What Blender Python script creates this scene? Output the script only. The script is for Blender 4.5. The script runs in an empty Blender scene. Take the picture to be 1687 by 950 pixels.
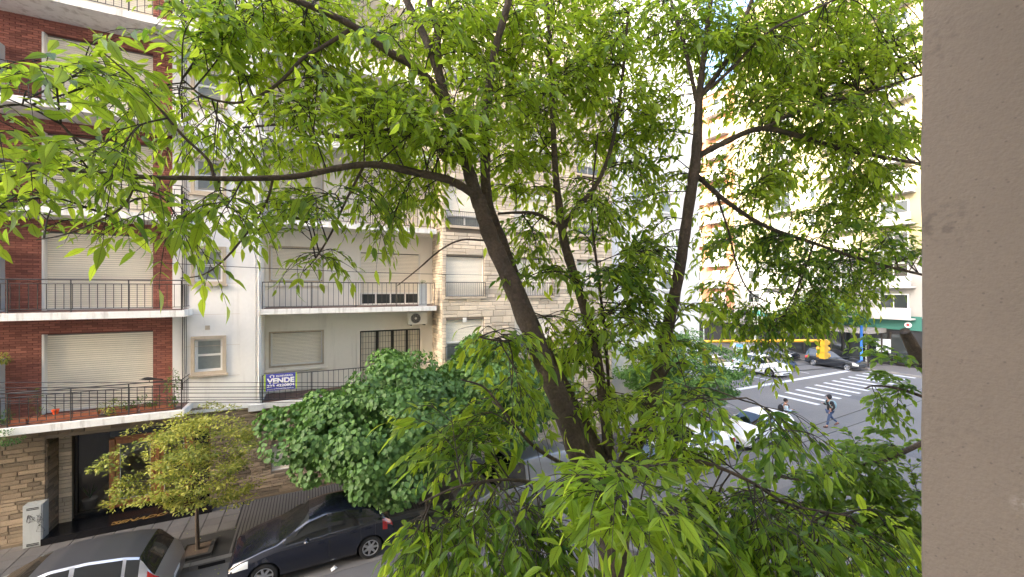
import bpy, math, random
import numpy as np
from mathutils import Vector, Matrix

# ------------------------------------------------------------------ camera, world, sun, exposure
S = bpy.context.scene
COL = S.collection
F = 670.0; CX = 843.5; CY = 475.0; CH = 7.5
FWD = np.array([.443, .8965, 0.]); FWD /= np.linalg.norm(FWD)
RGT = np.array([FWD[1], -FWD[0], 0.])
cam = bpy.data.cameras.new('camera'); co = bpy.data.objects.new('camera', cam); COL.objects.link(co)
co.location = (0, 0, CH)
co.rotation_euler = (math.radians(90), 0, math.atan2(-FWD[0], FWD[1]))
cam.sensor_width = 36; cam.lens = F / 1687 * 36; cam.clip_start = .05; cam.clip_end = 3000
S.camera = co
SUN_EL = math.radians(27); SDX, SDY = .88, .475           # light travels towards +X +Y
w = bpy.data.worlds.new('World'); S.world = w; w.use_nodes = True
nt = w.node_tree; bg = nt.nodes['Background']; sk = nt.nodes.new('ShaderNodeTexSky')
sk.sky_type = 'NISHITA'; sk.sun_disc = False; sk.sun_elevation = SUN_EL
sk.sun_rotation = math.atan2(-SDX, -SDY)
sk.air_density = 1.0; sk.dust_density = 5.0; sk.ozone_density = 1.0
nt.links.new(sk.outputs[0], bg.inputs[0]); bg.inputs[1].default_value = .15
sl = bpy.data.lights.new('sun', 'SUN'); sl.energy = 2.0; sl.angle = math.radians(.5); sl.color = (1, .93, .8)
so = bpy.data.objects.new('sun', sl); COL.objects.link(so)
d = Vector((SDX, SDY, -math.tan(SUN_EL) * math.hypot(SDX, SDY)))
so.rotation_euler = d.to_track_quat('-Z', 'Y').to_euler(); so.location = (-30, -20, 60)
vs = S.view_settings; vs.view_transform = 'Standard'; vs.look = 'None'; vs.exposure = 3.15; vs.gamma = 1
S.cycles.max_bounces = 8; S.cycles.diffuse_bounces = 5; S.cycles.transmission_bounces = 6; S.cycles.transparent_max_bounces = 6
S.cycles.use_denoising = True

def at(px, py, z):
    """a point at depth z seen at photo pixel px, py"""
    p = FWD * z + RGT * ((px - CX) / F * z); return np.array([p[0], p[1], CH - (py - CY) / F * z])
def fx(px, Y):
    u = (px - CX) / F; return Y * (FWD[0] + u * RGT[0]) / (FWD[1] + u * RGT[1])
def fz(px, py, Y):
    u = (px - CX) / F; z = Y / (FWD[1] + u * RGT[1]); return CH - (py - CY) / F * z
def gx(px, X):            # the Y where the sight line through px meets the plane x = X
    u = (px - CX) / F; return X * (FWD[1] + u * RGT[1]) / (FWD[0] + u * RGT[0])
def gz(px, py, X):
    u = (px - CX) / F; z = X / (FWD[0] + u * RGT[0]); return CH - (py - CY) / F * z

# ------------------------------------------------------------------ materials
MATS = {}
def pier_marks(n, L, out, tc):
    """sooty smudges, pits and one pale chip on the plaster"""
    no = n.new('ShaderNodeTexNoise'); no.inputs['Scale'].default_value = 60; no.inputs['Detail'].default_value = 6; L.new(tc.outputs['Position'], no.inputs['Vector'])
    def blot(out, c, rad, am, col, lo, hi):
        ds = n.new('ShaderNodeVectorMath'); ds.operation = 'DISTANCE'; L.new(tc.outputs['Position'], ds.inputs[0]); ds.inputs[1].default_value = c
        m1 = n.new('ShaderNodeMapRange'); m1.inputs[1].default_value = rad; m1.inputs[2].default_value = 0; m1.inputs[4].default_value = am; L.new(ds.outputs['Value'], m1.inputs[0])
        m2 = n.new('ShaderNodeMapRange'); m2.inputs[1].default_value = lo; m2.inputs[2].default_value = hi; L.new(no.outputs[0], m2.inputs[0])
        m3 = n.new('ShaderNodeMath'); m3.operation = 'MULTIPLY'; L.new(m1.outputs[0], m3.inputs[0]); L.new(m2.outputs[0], m3.inputs[1])
        mx = n.new('ShaderNodeMix'); mx.data_type = 'RGBA'; L.new(m3.outputs[0], mx.inputs[0]); L.new(out, mx.inputs[6]); mx.inputs[7].default_value = (*col, 1); return mx.outputs[2]
    out = blot(out, (1.2, gx(1543, 1.2), gz(1543, 75, 1.2)), .08, .5, (.09, .07, .055), .48, .66)
    out = blot(out, (1.2, gx(1540, 1.2), gz(1540, 370, 1.2)), .07, .7, (.08, .065, .05), .46, .64)
    out = blot(out, (1.2, gx(1550, 1.2), gz(1550, 690, 1.2)), .10, .35, (.10, .08, .06), .50, .68)
    out = blot(out, (1.2, gx(1682, 1.2), gz(1682, 830, 1.2)), .018, 1.2, (.28, .24, .2), .46, .58)
    vo = n.new('ShaderNodeTexVoronoi'); vo.inputs['Scale'].default_value = 55; L.new(tc.outputs['Position'], vo.inputs['Vector'])
    m1 = n.new('ShaderNodeMapRange'); m1.inputs[1].default_value = .16; m1.inputs[2].default_value = .06; m1.inputs[4].default_value = .6; L.new(vo.outputs['Distance'], m1.inputs[0])
    mx = n.new('ShaderNodeMix'); mx.data_type = 'RGBA'; L.new(m1.outputs[0], mx.inputs[0]); L.new(out, mx.inputs[6]); mx.inputs[7].default_value = (.10, .078, .06, 1); return mx.outputs[2]
def mat(name, col, rough=.7, metal=0, noise=None, bump=None, tint=None, spec=.5, coat=0, extra=None):
    """noise=(scale, amount) mottles the colour; bump=(scale, strength); tint=amount of the per-piece attribute"""
    m = bpy.data.materials.new(name); m.use_nodes = True; t = m.node_tree; n = t.nodes; L = t.links
    b = n['Principled BSDF']; b.inputs['Roughness'].default_value = rough; b.inputs['Metallic'].default_value = metal
    b.inputs['Specular IOR Level'].default_value = spec; b.inputs['Coat Weight'].default_value = coat
    b.inputs['Coat Roughness'].default_value = .05
    rgb = n.new('ShaderNodeRGB'); rgb.outputs[0].default_value = (*col, 1); out = rgb.outputs[0]
    tc = n.new('ShaderNodeNewGeometry')
    def mul(src, fac_out, lo, hi):
        mr = n.new('ShaderNodeMapRange'); mr.inputs[3].default_value = lo; mr.inputs[4].default_value = hi
        L.new(fac_out, mr.inputs[0])
        mx = n.new('ShaderNodeVectorMath'); mx.operation = 'SCALE'; L.new(src, mx.inputs[0]); L.new(mr.outputs[0], mx.inputs['Scale'])
        return mx.outputs[0]
    if noise:
        for sc, am in ([noise] if not isinstance(noise, list) else noise):
            no = n.new('ShaderNodeTexNoise'); no.inputs['Scale'].default_value = sc; no.inputs['Detail'].default_value = 6
            L.new(tc.outputs['Position'], no.inputs['Vector']); out = mul(out, no.outputs[0], 1 - am * 1.6, 1 + am * 1.6)
    if tint:
        a = n.new('ShaderNodeAttribute'); a.attribute_name = 'tint'
        out = mul(out, a.outputs['Fac'], 1 - tint, 1 + tint)
    if extra: out = extra(n, L, out, tc)
    L.new(out, b.inputs['Base Color'])
    if bump:
        no = n.new('ShaderNodeTexNoise'); no.inputs['Scale'].default_value = bump[0]; no.inputs['Detail'].default_value = 8
        L.new(tc.outputs['Position'], no.inputs['Vector'])
        bp = n.new('ShaderNodeBump'); bp.inputs['Strength'].default_value = bump[1]; bp.inputs['Distance'].default_value = .02
        L.new(no.outputs[0], bp.inputs['Height']); L.new(bp.outputs[0], b.inputs['Normal'])
    MATS[name] = m; return m

def streaks(amount, col=(.25, .22, .18), sx=3.0, sz=.35, thr=.55):
    """vertical rain streaks and grime, a stain with its own shape"""
    def f(n, L, out, tc):
        mp = n.new('ShaderNodeMapping'); mp.inputs['Scale'].default_value = (sx, sx, sz); L.new(tc.outputs['Position'], mp.inputs[0])
        no = n.new('ShaderNodeTexNoise'); no.inputs['Scale'].default_value = 1; no.inputs['Detail'].default_value = 7; no.inputs['Roughness'].default_value = .65
        L.new(mp.outputs[0], no.inputs['Vector'])
        mr = n.new('ShaderNodeMapRange'); mr.inputs[1].default_value = thr; mr.inputs[2].default_value = thr + .25; mr.inputs[4].default_value = amount
        L.new(no.outputs[0], mr.inputs[0])
        mx = n.new('ShaderNodeMix'); mx.data_type = 'RGBA'; L.new(mr.outputs[0], mx.inputs[0]); L.new(out, mx.inputs[6]); mx.inputs[7].default_value = (*col, 1)
        return mx.outputs[2]
    return f

mat('plaster_white', (.79, .77, .74), .9, noise=[(1.3, .04), (9, .03)], bump=(60, .15), extra=streaks(.42, (.42, .40, .37)))
mat('plaster_cream', (.82, .775, .69), .9, noise=[(1.1, .035), (9, .02)], bump=(60, .15), extra=streaks(.4, (.40, .36, .30)))
mat('slab_white', (.72, .72, .70), .9, noise=[(2, .06), (14, .05)], bump=(40, .3), extra=streaks(.8, (.26, .235, .20), 5, .6, .5))
mat('frame_beige', (.50, .42, .32), .85, noise=(6, .08), bump=(50, .2), extra=streaks(.4, (.22, .16, .11), 6, 1, .5))
mat('brick', (.32, .125, .093), .85, noise=[(3, .08), (60, .05)], tint=.28, bump=(90, .4))
mat('mortar_red', (.16, .055, .045), .95, noise=(20, .1))
mat('mortar_stone', (.20, .165, .13), .95, noise=(20, .1))
mat('stone', (.60, .515, .405), .9, noise=[(2.5, .07), (25, .08)], tint=.24, bump=(30, .6), extra=streaks(.25, (.30, .22, .16), 4, 2, .55))
mat('stone_dark', (.25, .195, .14), .9, noise=[(2.5, .08), (25, .1)], tint=.42, bump=(25, .8), extra=streaks(.4, (.14, .11, .09), 3, 1.5, .52))
mat('shutter', (.86, .80, .68), .6, noise=(5, .03), tint=.03)
mat('shutter_back', (.16, .15, .13), .8)
mat('paint_white', (.72, .71, .68), .5, noise=(8, .03))
mat('iron', (.025, .022, .02), .5, noise=(20, .2))
mat('dark_frame', (.03, .024, .02), .45)
mat('glass', (.03, .035, .035), .06, spec=.8)
mat('curtain', (.74, .68, .56), .9, noise=(4, .05))
mat('bathroom_glass', (.22, .24, .23), .2, noise=(6, .15))
mat('soil', (.10, .07, .05), .95, noise=(20, .3))
mat('terracotta', (.42, .14, .07), .85, noise=(10, .12))
mat('red_floor', (.13, .075, .06), .7, noise=(9, .1))
mat('marble_black', (.008, .008, .010), .22, noise=(8, .3))
mat('gold', (.55, .33, .09), .35, metal=.6)
mat('wood', (.42, .17, .07), .45, noise=(12, .2), extra=streaks(.4, (.10, .03, .01), 20, 1, .5))
mat('lobby', (.55, .50, .40), .7, noise=(2, .1))
mat('metal_grey', (.42, .45, .46), .5, noise=[(3, .06), (30, .05)], extra=streaks(.3, (.2, .2, .2), 9, 2, .55))
mat('ac_white', (.68, .66, .60), .5, noise=(5, .04))
mat('black', (.012, .012, .012), .6)
mat('rubber', (.02, .02, .02), .8, noise=(30, .2))
mat('rim', (.55, .56, .58), .3, metal=.8)
mat('blue_sign', (.055, .06, .36), .5)
mat('sign_white', (.82, .82, .82), .6)
mat('lime', (.45, .62, .05), .6)
mat('asphalt', (.118, .115, .114), .88, noise=[(.25, .10), (2.2, .06), (60, .12)], bump=(120, .35), extra=streaks(.35, (.085, .085, .095), .35, 1, .5))
mat('asphalt_patch', (.085, .085, .092), .85, noise=[(.8, .1), (50, .12)], bump=(110, .4))
mat('concrete_gutter', (.16, .152, .145), .9, noise=[(1.2, .12), (40, .12)], bump=(80, .4), extra=streaks(.5, (.12, .115, .11), 1.2, 1, .5))
mat('curb', (.2, .19, .18), .9, noise=[(2, .12), (40, .1)], bump=(60, .5), extra=streaks(.45, (.10, .10, .09), 3, 3, .5))
mat('paving', (.125, .117, .112), .88, noise=[(1.1, .10), (30, .08)], tint=.12, bump=(70, .3), extra=streaks(.35, (.13, .12, .12), 1.3, 1, .52))
mat('joint', (.035, .034, .033), .95)
mat('marking', (.48, .49, .50), .8, noise=[(2, .06), (25, .08)], extra=streaks(.55, (.25, .25, .26), 6, 6, .55))
mat('pier', (.190, .150, .113), .92, noise=[(1.2, .05), (7, .05), (90, .06)], bump=(150, .22), extra=pier_marks)
mat('bark', (.095, .072, .055), .95, noise=[(7, .25), (70, .35)], bump=(34, 1.0), extra=streaks(.5, (.20, .17, .14), 14, 6, .56))
mat('bark_dark', (.05, .04, .03), .95, noise=[(20, .25)], bump=(40, .6))
mat('car_black', (.006, .008, .017), .22, coat=1.0)
mat('car_roof', (.045, .045, .048), .45)
mat('car_silver', (.42, .43, .45), .32, metal=.75, coat=.8)
mat('car_white', (.78, .79, .80), .3, coat=.6)
mat('car_grey', (.22, .23, .24), .35, metal=.5, coat=.6)
mat('car_dark', (.028, .03, .036), .3, metal=.4, coat=.8)
mat('car_blue', (.02, .05, .12), .3, metal=.4, coat=.8)
mat('car_pale_blue', (.10, .35, .62), .35, coat=.6)
mat('car_glass', (.010, .012, .013), .05, spec=.9)
mat('lamp_clear', (.62, .64, .62), .12, coat=1)
mat('lamp_red', (.42, .015, .012), .15, coat=1)
mat('skin', (.42, .24, .17), .6); mat('hair', (.012, .009, .008), .6)
mat('cloth_black', (.02, .02, .024), .9); mat('denim', (.05, .080, .16), .9); mat('cloth_teal', (.22, .34, .38), .85)
mat('cloth_pale', (.42, .55, .66), .9); mat('cloth_pink', (.62, .12, .14), .85); mat('cloth_brown', (.09, .03, .03), .9)
mat('shoe', (.10, .04, .03), .7)
mat('traffic_yellow', (.75, .42, .03), .5, noise=(8, .05)); mat('pole_blue', (.03, .16, .55), .5)
mat('far_yellow', (.36, .31, .19), .9, noise=(.5, .05)); mat('far_white', (.38, .37, .35), .9, noise=(.5, .05))
mat('far_orange', (.40, .19, .105), .9, noise=(.6, .07)); mat('far_grey', (.30, .29, .27), .9, noise=(.6, .1))
mat('far_green', (.03, .14, .11), .6); mat('far_redbrown', (.30, .080, .05), .8)
mat('shop_dark', (.02, .02, .022), .35, noise=(.8, .4)); mat('canopy_grey', (.20, .19, .18), .8, noise=(3, .1))
mat('own_wall', (.62, .57, .49), .92, noise=(1, .06), bump=(40, .4))
mat('label_blue', (.12, .34, .52), .6); mat('orange_flower', (.75, .080, .01), .6); mat('poster', (.6, .63, .7), .6)
mat('sign_red', (.6, .04, .05), .6); mat('grate', (.05, .045, .04), .7)

def clear_glass(name, tr=.8):
    m = bpy.data.materials.new(name); m.use_nodes = True; t = m.node_tree; n = t.nodes
    tp = n.new('ShaderNodeBsdfTransparent'); tp.inputs[0].default_value = (tr, tr, tr, 1); gl = n.new('ShaderNodeBsdfGlossy'); gl.inputs['Roughness'].default_value = .02
    fr = n.new('ShaderNodeFresnel'); fr.inputs[0].default_value = 1.5; mx = n.new('ShaderNodeMixShader')
    t.links.new(fr.outputs[0], mx.inputs[0]); t.links.new(tp.outputs[0], mx.inputs[1]); t.links.new(gl.outputs[0], mx.inputs[2]); t.links.new(mx.outputs[0], n['Material Output'].inputs[0])
    MATS[name] = m
clear_glass('clear_glass')

def leaf_mat(name, colA, colB, transA, transB, rough=.5, tr=.5, veins=True, spec=.4):
    """leaves: young colour A to old colour B by each leaf's own tint, a darker midrib and veins, light passing through"""
    m = bpy.data.materials.new(name); m.use_nodes = True; t = m.node_tree; n = t.nodes; L = t.links
    b = n['Principled BSDF']; b.inputs['Roughness'].default_value = rough; b.inputs['Specular IOR Level'].default_value = spec
    a = n.new('ShaderNodeAttribute'); a.attribute_name = 'tint'
    def mixc(c1, c2, fac):
        mx = n.new('ShaderNodeMix'); mx.data_type = 'RGBA'
        mx.inputs[6].default_value = (*c1, 1); mx.inputs[7].default_value = (*c2, 1); L.new(fac, mx.inputs[0]); return mx.outputs[2]
    c = mixc(colA, colB, a.outputs['Fac']); tcx = mixc(transA, transB, a.outputs['Fac'])
    if veins:
        uv = n.new('ShaderNodeUVMap'); uv.uv_map = 'UVMap'; sp = n.new('ShaderNodeSeparateXYZ'); L.new(uv.outputs[0], sp.inputs[0])
        ab = n.new('ShaderNodeMath'); ab.operation = 'ABSOLUTE'; L.new(sp.outputs[0], ab.inputs[0])
        mr = n.new('ShaderNodeMapRange'); mr.inputs[1].default_value = .03; mr.inputs[2].default_value = .14; mr.inputs[3].default_value = .6; mr.inputs[4].default_value = 1
        L.new(ab.outputs[0], mr.inputs[0])
        # side veins: stripes of v - |u| * k
        m1 = n.new('ShaderNodeMath'); m1.operation = 'MULTIPLY_ADD'; m1.inputs[1].default_value = -.22; L.new(ab.outputs[0], m1.inputs[0]); L.new(sp.outputs[1], m1.inputs[2])
        m2 = n.new('ShaderNodeMath'); m2.operation = 'MULTIPLY'; m2.inputs[1].default_value = 62; L.new(m1.outputs[0], m2.inputs[0])
        m3 = n.new('ShaderNodeMath'); m3.operation = 'SINE'; L.new(m2.outputs[0], m3.inputs[0])
        mr2 = n.new('ShaderNodeMapRange'); mr2.inputs[1].default_value = .5; mr2.inputs[2].default_value = 1; mr2.inputs[3].default_value = 1; mr2.inputs[4].default_value = .86
        L.new(m3.outputs[0], mr2.inputs[0])
        mm = n.new('ShaderNodeMath'); mm.operation = 'MULTIPLY'; L.new(mr.outputs[0], mm.inputs[0]); L.new(mr2.outputs[0], mm.inputs[1])
        def sc(x):
            v = n.new('ShaderNodeVectorMath'); v.operation = 'SCALE'; L.new(x, v.inputs[0]); L.new(mm.outputs[0], v.inputs['Scale']); return v.outputs[0]
        c = sc(c); tcx = sc(tcx)
    L.new(c, b.inputs['Base Color'])
    tl = n.new('ShaderNodeBsdfTranslucent'); L.new(tcx, tl.inputs[0])
    mx = n.new('ShaderNodeMixShader'); mx.inputs[0].default_value = tr; L.new(b.outputs[0], mx.inputs[1]); L.new(tl.outputs[0], mx.inputs[2])
    L.new(mx.outputs[0], n['Material Output'].inputs[0]); MATS[name] = m; return m
leaf_mat('leaf_ash', (.185, .30, .03), (.03, .08, .02), (.70, .87, .06), (.13, .32, .03), .40, .55)
leaf_mat('leaf_round', (.13, .22, .03), (.06, .12, .03), (.40, .60, .04), (.18, .34, .03), .5)
leaf_mat('leaf_lime', (.15, .28, .06), (.05, .12, .03), (.14, .30, .04), (.05, .12, .02), .5, .3, veins=False)
leaf_mat('leaf_privet', (.58, .54, .10), (.10, .16, .03), (.45, .45, .05), (.15, .25, .03), .5, .35, veins=False)
leaf_mat('leaf_small', (.13, .26, .05), (.045, .11, .03), (.09, .22, .03), (.05, .12, .03), .5, .3, veins=False)
leaf_mat('leaf_pot', (.16, .26, .05), (.06, .13, .03), (.2, .3, .04), (.08, .15, .03), .5, .3, veins=False)

# ------------------------------------------------------------------ builders
class MB:
    def __init__(s): s.v = []; s.f = []
    def add(s, vs, fs):
        o = len(s.v); s.v += [tuple(v) for v in vs]; s.f += [tuple(i + o for i in f) for f in fs]; return s
    def box(s, x0, x1, y0, y1, z0, z1):
        return s.add([(x0, y0, z0), (x1, y0, z0), (x1, y1, z0), (x0, y1, z0), (x0, y0, z1), (x1, y0, z1), (x1, y1, z1), (x0, y1, z1)],
                     [(0, 3, 2, 1), (4, 5, 6, 7), (0, 1, 5, 4), (1, 2, 6, 5), (2, 3, 7, 6), (3, 0, 4, 7)])
    def quad(s, a, b, c, d): return s.add([a, b, c, d], [(0, 1, 2, 3)])
    def tube(s, pts, rad, n=6, cap=True):
        pts = [np.array(p, float) for p in pts]; R = rad if hasattr(rad, '__len__') else [rad] * len(pts)
        up = None; vs = []
        for i, p in enumerate(pts):
            t = pts[min(i + 1, len(pts) - 1)] - pts[max(i - 1, 0)]; t /= (np.linalg.norm(t) + 1e-9)
            if up is None: up = np.array([0, 0, 1.]) if abs(t[2]) < .9 else np.array([1., 0, 0])
            a = np.cross(t, up); a /= (np.linalg.norm(a) + 1e-9); b = np.cross(a, t); up = b
            for k in range(n):
                an = 2 * math.pi * k / n; vs.append(p + R[i] * (a * math.cos(an) + b * math.sin(an)))
        fs = [(i * n + k, i * n + (k + 1) % n, (i + 1) * n + (k + 1) % n, (i + 1) * n + k) for i in range(len(pts) - 1) for k in range(n)]
        if cap: fs += [tuple(range(n)), tuple(range((len(pts) - 1) * n, len(pts) * n))[::-1]]
        return s.add(vs, fs)
    def cyl(s, c, r, h, n=16, axis='z'):
        c = np.array(c, float); e = np.array({'x': (h, 0, 0), 'y': (0, h, 0), 'z': (0, 0, h)}[axis], float)
        return s.tube([c, c + e], r, n)
    def lathe(s, c, prof, n=14):
        vs = []; 
        for r, z in prof:
            for k in range(n): an = 2 * math.pi * k / n; vs.append((c[0] + r * math.cos(an), c[1] + r * math.sin(an), c[2] + z))
        fs = [(i * n + k, i * n + (k + 1) % n, (i + 1) * n + (k + 1) % n, (i + 1) * n + k) for i in range(len(prof) - 1) for k in range(n)]
        fs += [tuple(range(n))[::-1], tuple(range((len(prof) - 1) * n, len(prof) * n))]
        return s.add(vs, fs)
    def ball(s, c, r, n=10, m=7):
        r = r if hasattr(r, '__len__') else (r, r, r); vs = [(c[0], c[1], c[2] - r[2])]
        for i in range(1, m):
            th = math.pi * i / m
            for k in range(n): a = 2 * math.pi * k / n; vs.append((c[0] + r[0] * math.sin(th) * math.cos(a), c[1] + r[1] * math.sin(th) * math.sin(a), c[2] - r[2] * math.cos(th)))
        vs.append((c[0], c[1], c[2] + r[2])); fs = [(0, 1 + (k + 1) % n, 1 + k) for k in range(n)]
        for i in range(m - 2): fs += [(1 + i * n + k, 1 + i * n + (k + 1) % n, 1 + (i + 1) * n + (k + 1) % n, 1 + (i + 1) * n + k) for k in range(n)]
        o = 1 + (m - 2) * n; fs += [(o + k, o + (k + 1) % n, len(vs) - 1) for k in range(n)]
        return s.add(vs, fs)
    def mesh(s, name, m, smooth=False):
        me = bpy.data.meshes.new(name); me.from_pydata(s.v, [], s.f); me.update()
        if m: me.materials.append(MATS[m])
        if smooth: me.polygons.foreach_set('use_smooth', [True] * len(me.polygons))
        return me
    def build(s, name, m, parent=None, smooth=False, **k):
        return link(name, s.mesh(name, m, smooth), parent, **k)

def link(name, me, parent=None, loc=None, scale=None, kind=None, label=None, **k):
    o = bpy.data.objects.new(name, me); COL.objects.link(o)
    if parent: o.parent = parent
    if loc is not None: o.location = loc
    if scale is not None: o.scale = scale
    if kind: o['kind'] = kind
    if label: o['label'] = label
    for a, b in k.items(): o[a] = b
    return o
def thing(name, label, cat, loc=(0, 0, 0), rz=0, group=None):
    o = link(name, None, loc=loc); o.rotation_euler = (0, 0, rz); o['label'] = label; o['category'] = cat
    if group: o['group'] = group
    return o
def tag(o, label, cat, group=None):
    o['label'] = label; o['category'] = cat
    if group: o['group'] = group
    return o
def struct(o): o['kind'] = 'structure'; return o

# ------------------------------------------------------------------ masonry of single pieces
def unit_piece(name, m, tint, key={}):
    k = (name, m, round(tint * 7))
    if k not in key:
        e = .0; mb = MB()      # back face on y=0, front at y=-1, front edge drawn in
        i = .03; j = .10
        mb.add([(0, 0, 0), (1, 0, 0), (1, 0, 1), (0, 0, 1), (0, -.6, 0), (1, -.6, 0), (1, -.6, 1), (0, -.6, 1), (i, -1, j), (1 - i, -1, j), (1 - i, -1, 1 - j), (i, -1, 1 - j)],
               [(4, 5, 1, 0), (5, 6, 2, 1), (6, 7, 3, 2), (7, 4, 0, 3), (8, 9, 5, 4), (9, 10, 6, 5), (10, 11, 7, 6), (11, 8, 4, 7), (8, 11, 10, 9)][:8] + [(8, 9, 10, 11)])
        me = mb.mesh(name, m); at_ = me.attributes.new('tint', 'FLOAT', 'POINT'); at_.data.foreach_set('value', [round(tint * 7) / 7] * len(me.vertices))
        key[k] = me
    return key[k]

def in_view(x, y, z):
    p = np.array([x, y, z - CH]); dz = p @ FWD
    if dz < .2: return None
    px = CX + F * (p @ RGT) / dz; py = CY - F * p[2] / dz
    return (px, py, F / dz) if -15 < px < 1517 and -10 < py < 960 else None

def lay(parent, name, m, rects, holes, Y, h=(.06, .06), l=(.22, .22), joint=.012, prot=.012, seed=1, bond=True, single=300, score=None, side=None):
    """lays bricks or stones over the plane y=Y (facing -y), or over x=side facing -x/+x when side=(X, sign)"""
    rnd = random.Random(seed); pieces = []
    for (x0, x1, z0, z1) in rects:
        z = z0; row = 0
        while z < z1 - .02:
            hh = rnd.uniform(*h); hh = min(hh, z1 - z)
            x = x0 - (rnd.uniform(0, l[0]) if not bond else (l[0] / 2 if row % 2 else 0))
            while x < x1:
                ll = rnd.uniform(*l); a = max(x, x0); b = min(x + ll, x1)
                segs = [(a, b)]
                sub = [(z, z + hh)]
                if not bond and hh > .17 and rnd.random() < .45: q = rnd.uniform(.4, .6) * hh; sub = [(z, z + q), (z + q, z + hh)]
                for (hx0, hx1, hz0, hz1) in holes:
                    ns = []
                    for (p, q) in segs:
                        if z + hh <= hz0 + .005 or z >= hz1 - .005 or q <= hx0 or p >= hx1: ns.append((p, q)); continue
                        if p < hx0: ns.append((p, hx0))
                        if q > hx1: ns.append((hx1, q))
                    segs = ns
                for (p, q) in segs:
                    for (s0, s1) in sub:
                        if q - p > .03 and s1 - s0 > .025:
                            pieces.append((p + joint / 2, q - joint / 2, s0 + joint / 2, s1 - joint / 2, prot * rnd.uniform(.7, 1.35), rnd.random()))
                x += ll
            z += hh; row += 1
    sc = []
    for k, (a, b, c, d_, e, t) in enumerate(pieces):
        P = ((a + b) / 2, Y) if not side else (side[0], (a + b) / 2)
        v = in_view(P[0], P[1], (c + d_) / 2)
        s_ = -1 if v is None else (b - a) * v[2] + (score(v[0], v[1]) if score else 0)
        sc.append(s_)
    order = np.argsort(-np.array(sc)); chosen = set(int(i) for i in order[:single] if sc[int(i)] > 0)
    big = MB(); tints = []
    for k, (a, b, c, d_, e, t) in enumerate(pieces):
        if k in chosen:
            if side:
                o = link(name, unit_piece(name, m, t), parent, loc=(side[0], b if side[1] < 0 else a, c), scale=(b - a, e, d_ - c))
                o.rotation_euler = (0, 0, -math.pi / 2 if side[1] < 0 else math.pi / 2)
            else: link(name, unit_piece(name, m, t), parent, loc=(a, Y, c), scale=(b - a, e, d_ - c))
        else:
            i = min(.008, (b - a) * .2)
            V = [(a, 0, c), (b, 0, c), (b, 0, d_), (a, 0, d_), (a + i, -e, c + i * .8), (b - i, -e, c + i * .8), (b - i, -e, d_ - i * .8), (a + i, -e, d_ - i * .8)]
            if side: V = [(side[0] + side[1] * -v[1], v[0], v[2]) for v in V]
            else: V = [(v[0], Y + v[1], v[2]) for v in V]
            fs = [(4, 5, 1, 0), (5, 6, 2, 1), (6, 7, 3, 2), (7, 4, 0, 3), (4, 5, 6, 7)]
            big.add(V, fs); tints += [t] * 8
    if big.v:
        o = big.build(name, m, parent, kind='stuff'); at_ = o.data.attributes.new('tint', 'FLOAT', 'POINT'); at_.data.foreach_set('value', tints)
    return parent

def wall(name, m, parent, x0, x1, z0, z1, Y, holes, depth=.25, thick=.3, backs=True):
    """a wall on y=Y facing -y with openings and their reveals"""
    xs = sorted({x0, x1, *[h[0] for h in holes], *[h[1] for h in holes]}); zs = sorted({z0, z1, *[h[2] for h in holes], *[h[3] for h in holes]})
    xs = [x for x in xs if x0 <= x <= x1]; zs = [z for z in zs if z0 <= z <= z1]; mb = MB()
    for i in range(len(xs) - 1):
        for j in range(len(zs) - 1):
            cx, cz = (xs[i] + xs[i + 1]) / 2, (zs[j] + zs[j + 1]) / 2
            if any(h[0] < cx < h[1] and h[2] < cz < h[3] for h in holes): continue
            mb.quad((xs[i], Y, zs[j]), (xs[i + 1], Y, zs[j]), (xs[i + 1], Y, zs[j + 1]), (xs[i], Y, zs[j + 1]))
    for (a, b, c, d_) in holes:
        D = Y + depth
        mb.quad((a, Y, c), (a, Y, d_), (a, D, d_), (a, D, c)); mb.quad((b, Y, c), (b, D, c), (b, D, d_), (b, Y, d_))
        mb.quad((a, Y, d_), (b, Y, d_), (b, D, d_), (a, D, d_)); mb.quad((a, Y, c), (a, D, c), (b, D, c), (b, Y, c))
    mb.quad((x0, Y, z0), (x0, Y, z1), (x0, Y + thick, z1), (x0, Y + thick, z0)); mb.quad((x1, Y, z0), (x1, Y + thick, z0), (x1, Y + thick, z1), (x1, Y, z1))
    mb.quad((x0, Y, z1), (x1, Y, z1), (x1, Y + thick, z1), (x0, Y + thick, z1))
    o = mb.build(name, m, parent)
    if backs and holes:
        for (a, b, c, d_) in holes: MB().quad((a, Y + depth + .05, c), (b, Y + depth + .05, c), (b, Y + depth + .05, d_), (a, Y + depth + .05, d_)).build('room_shade_sheet', 'black', o)  # black sheet behind each opening paints the unlit room's darkness
    return o

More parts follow.
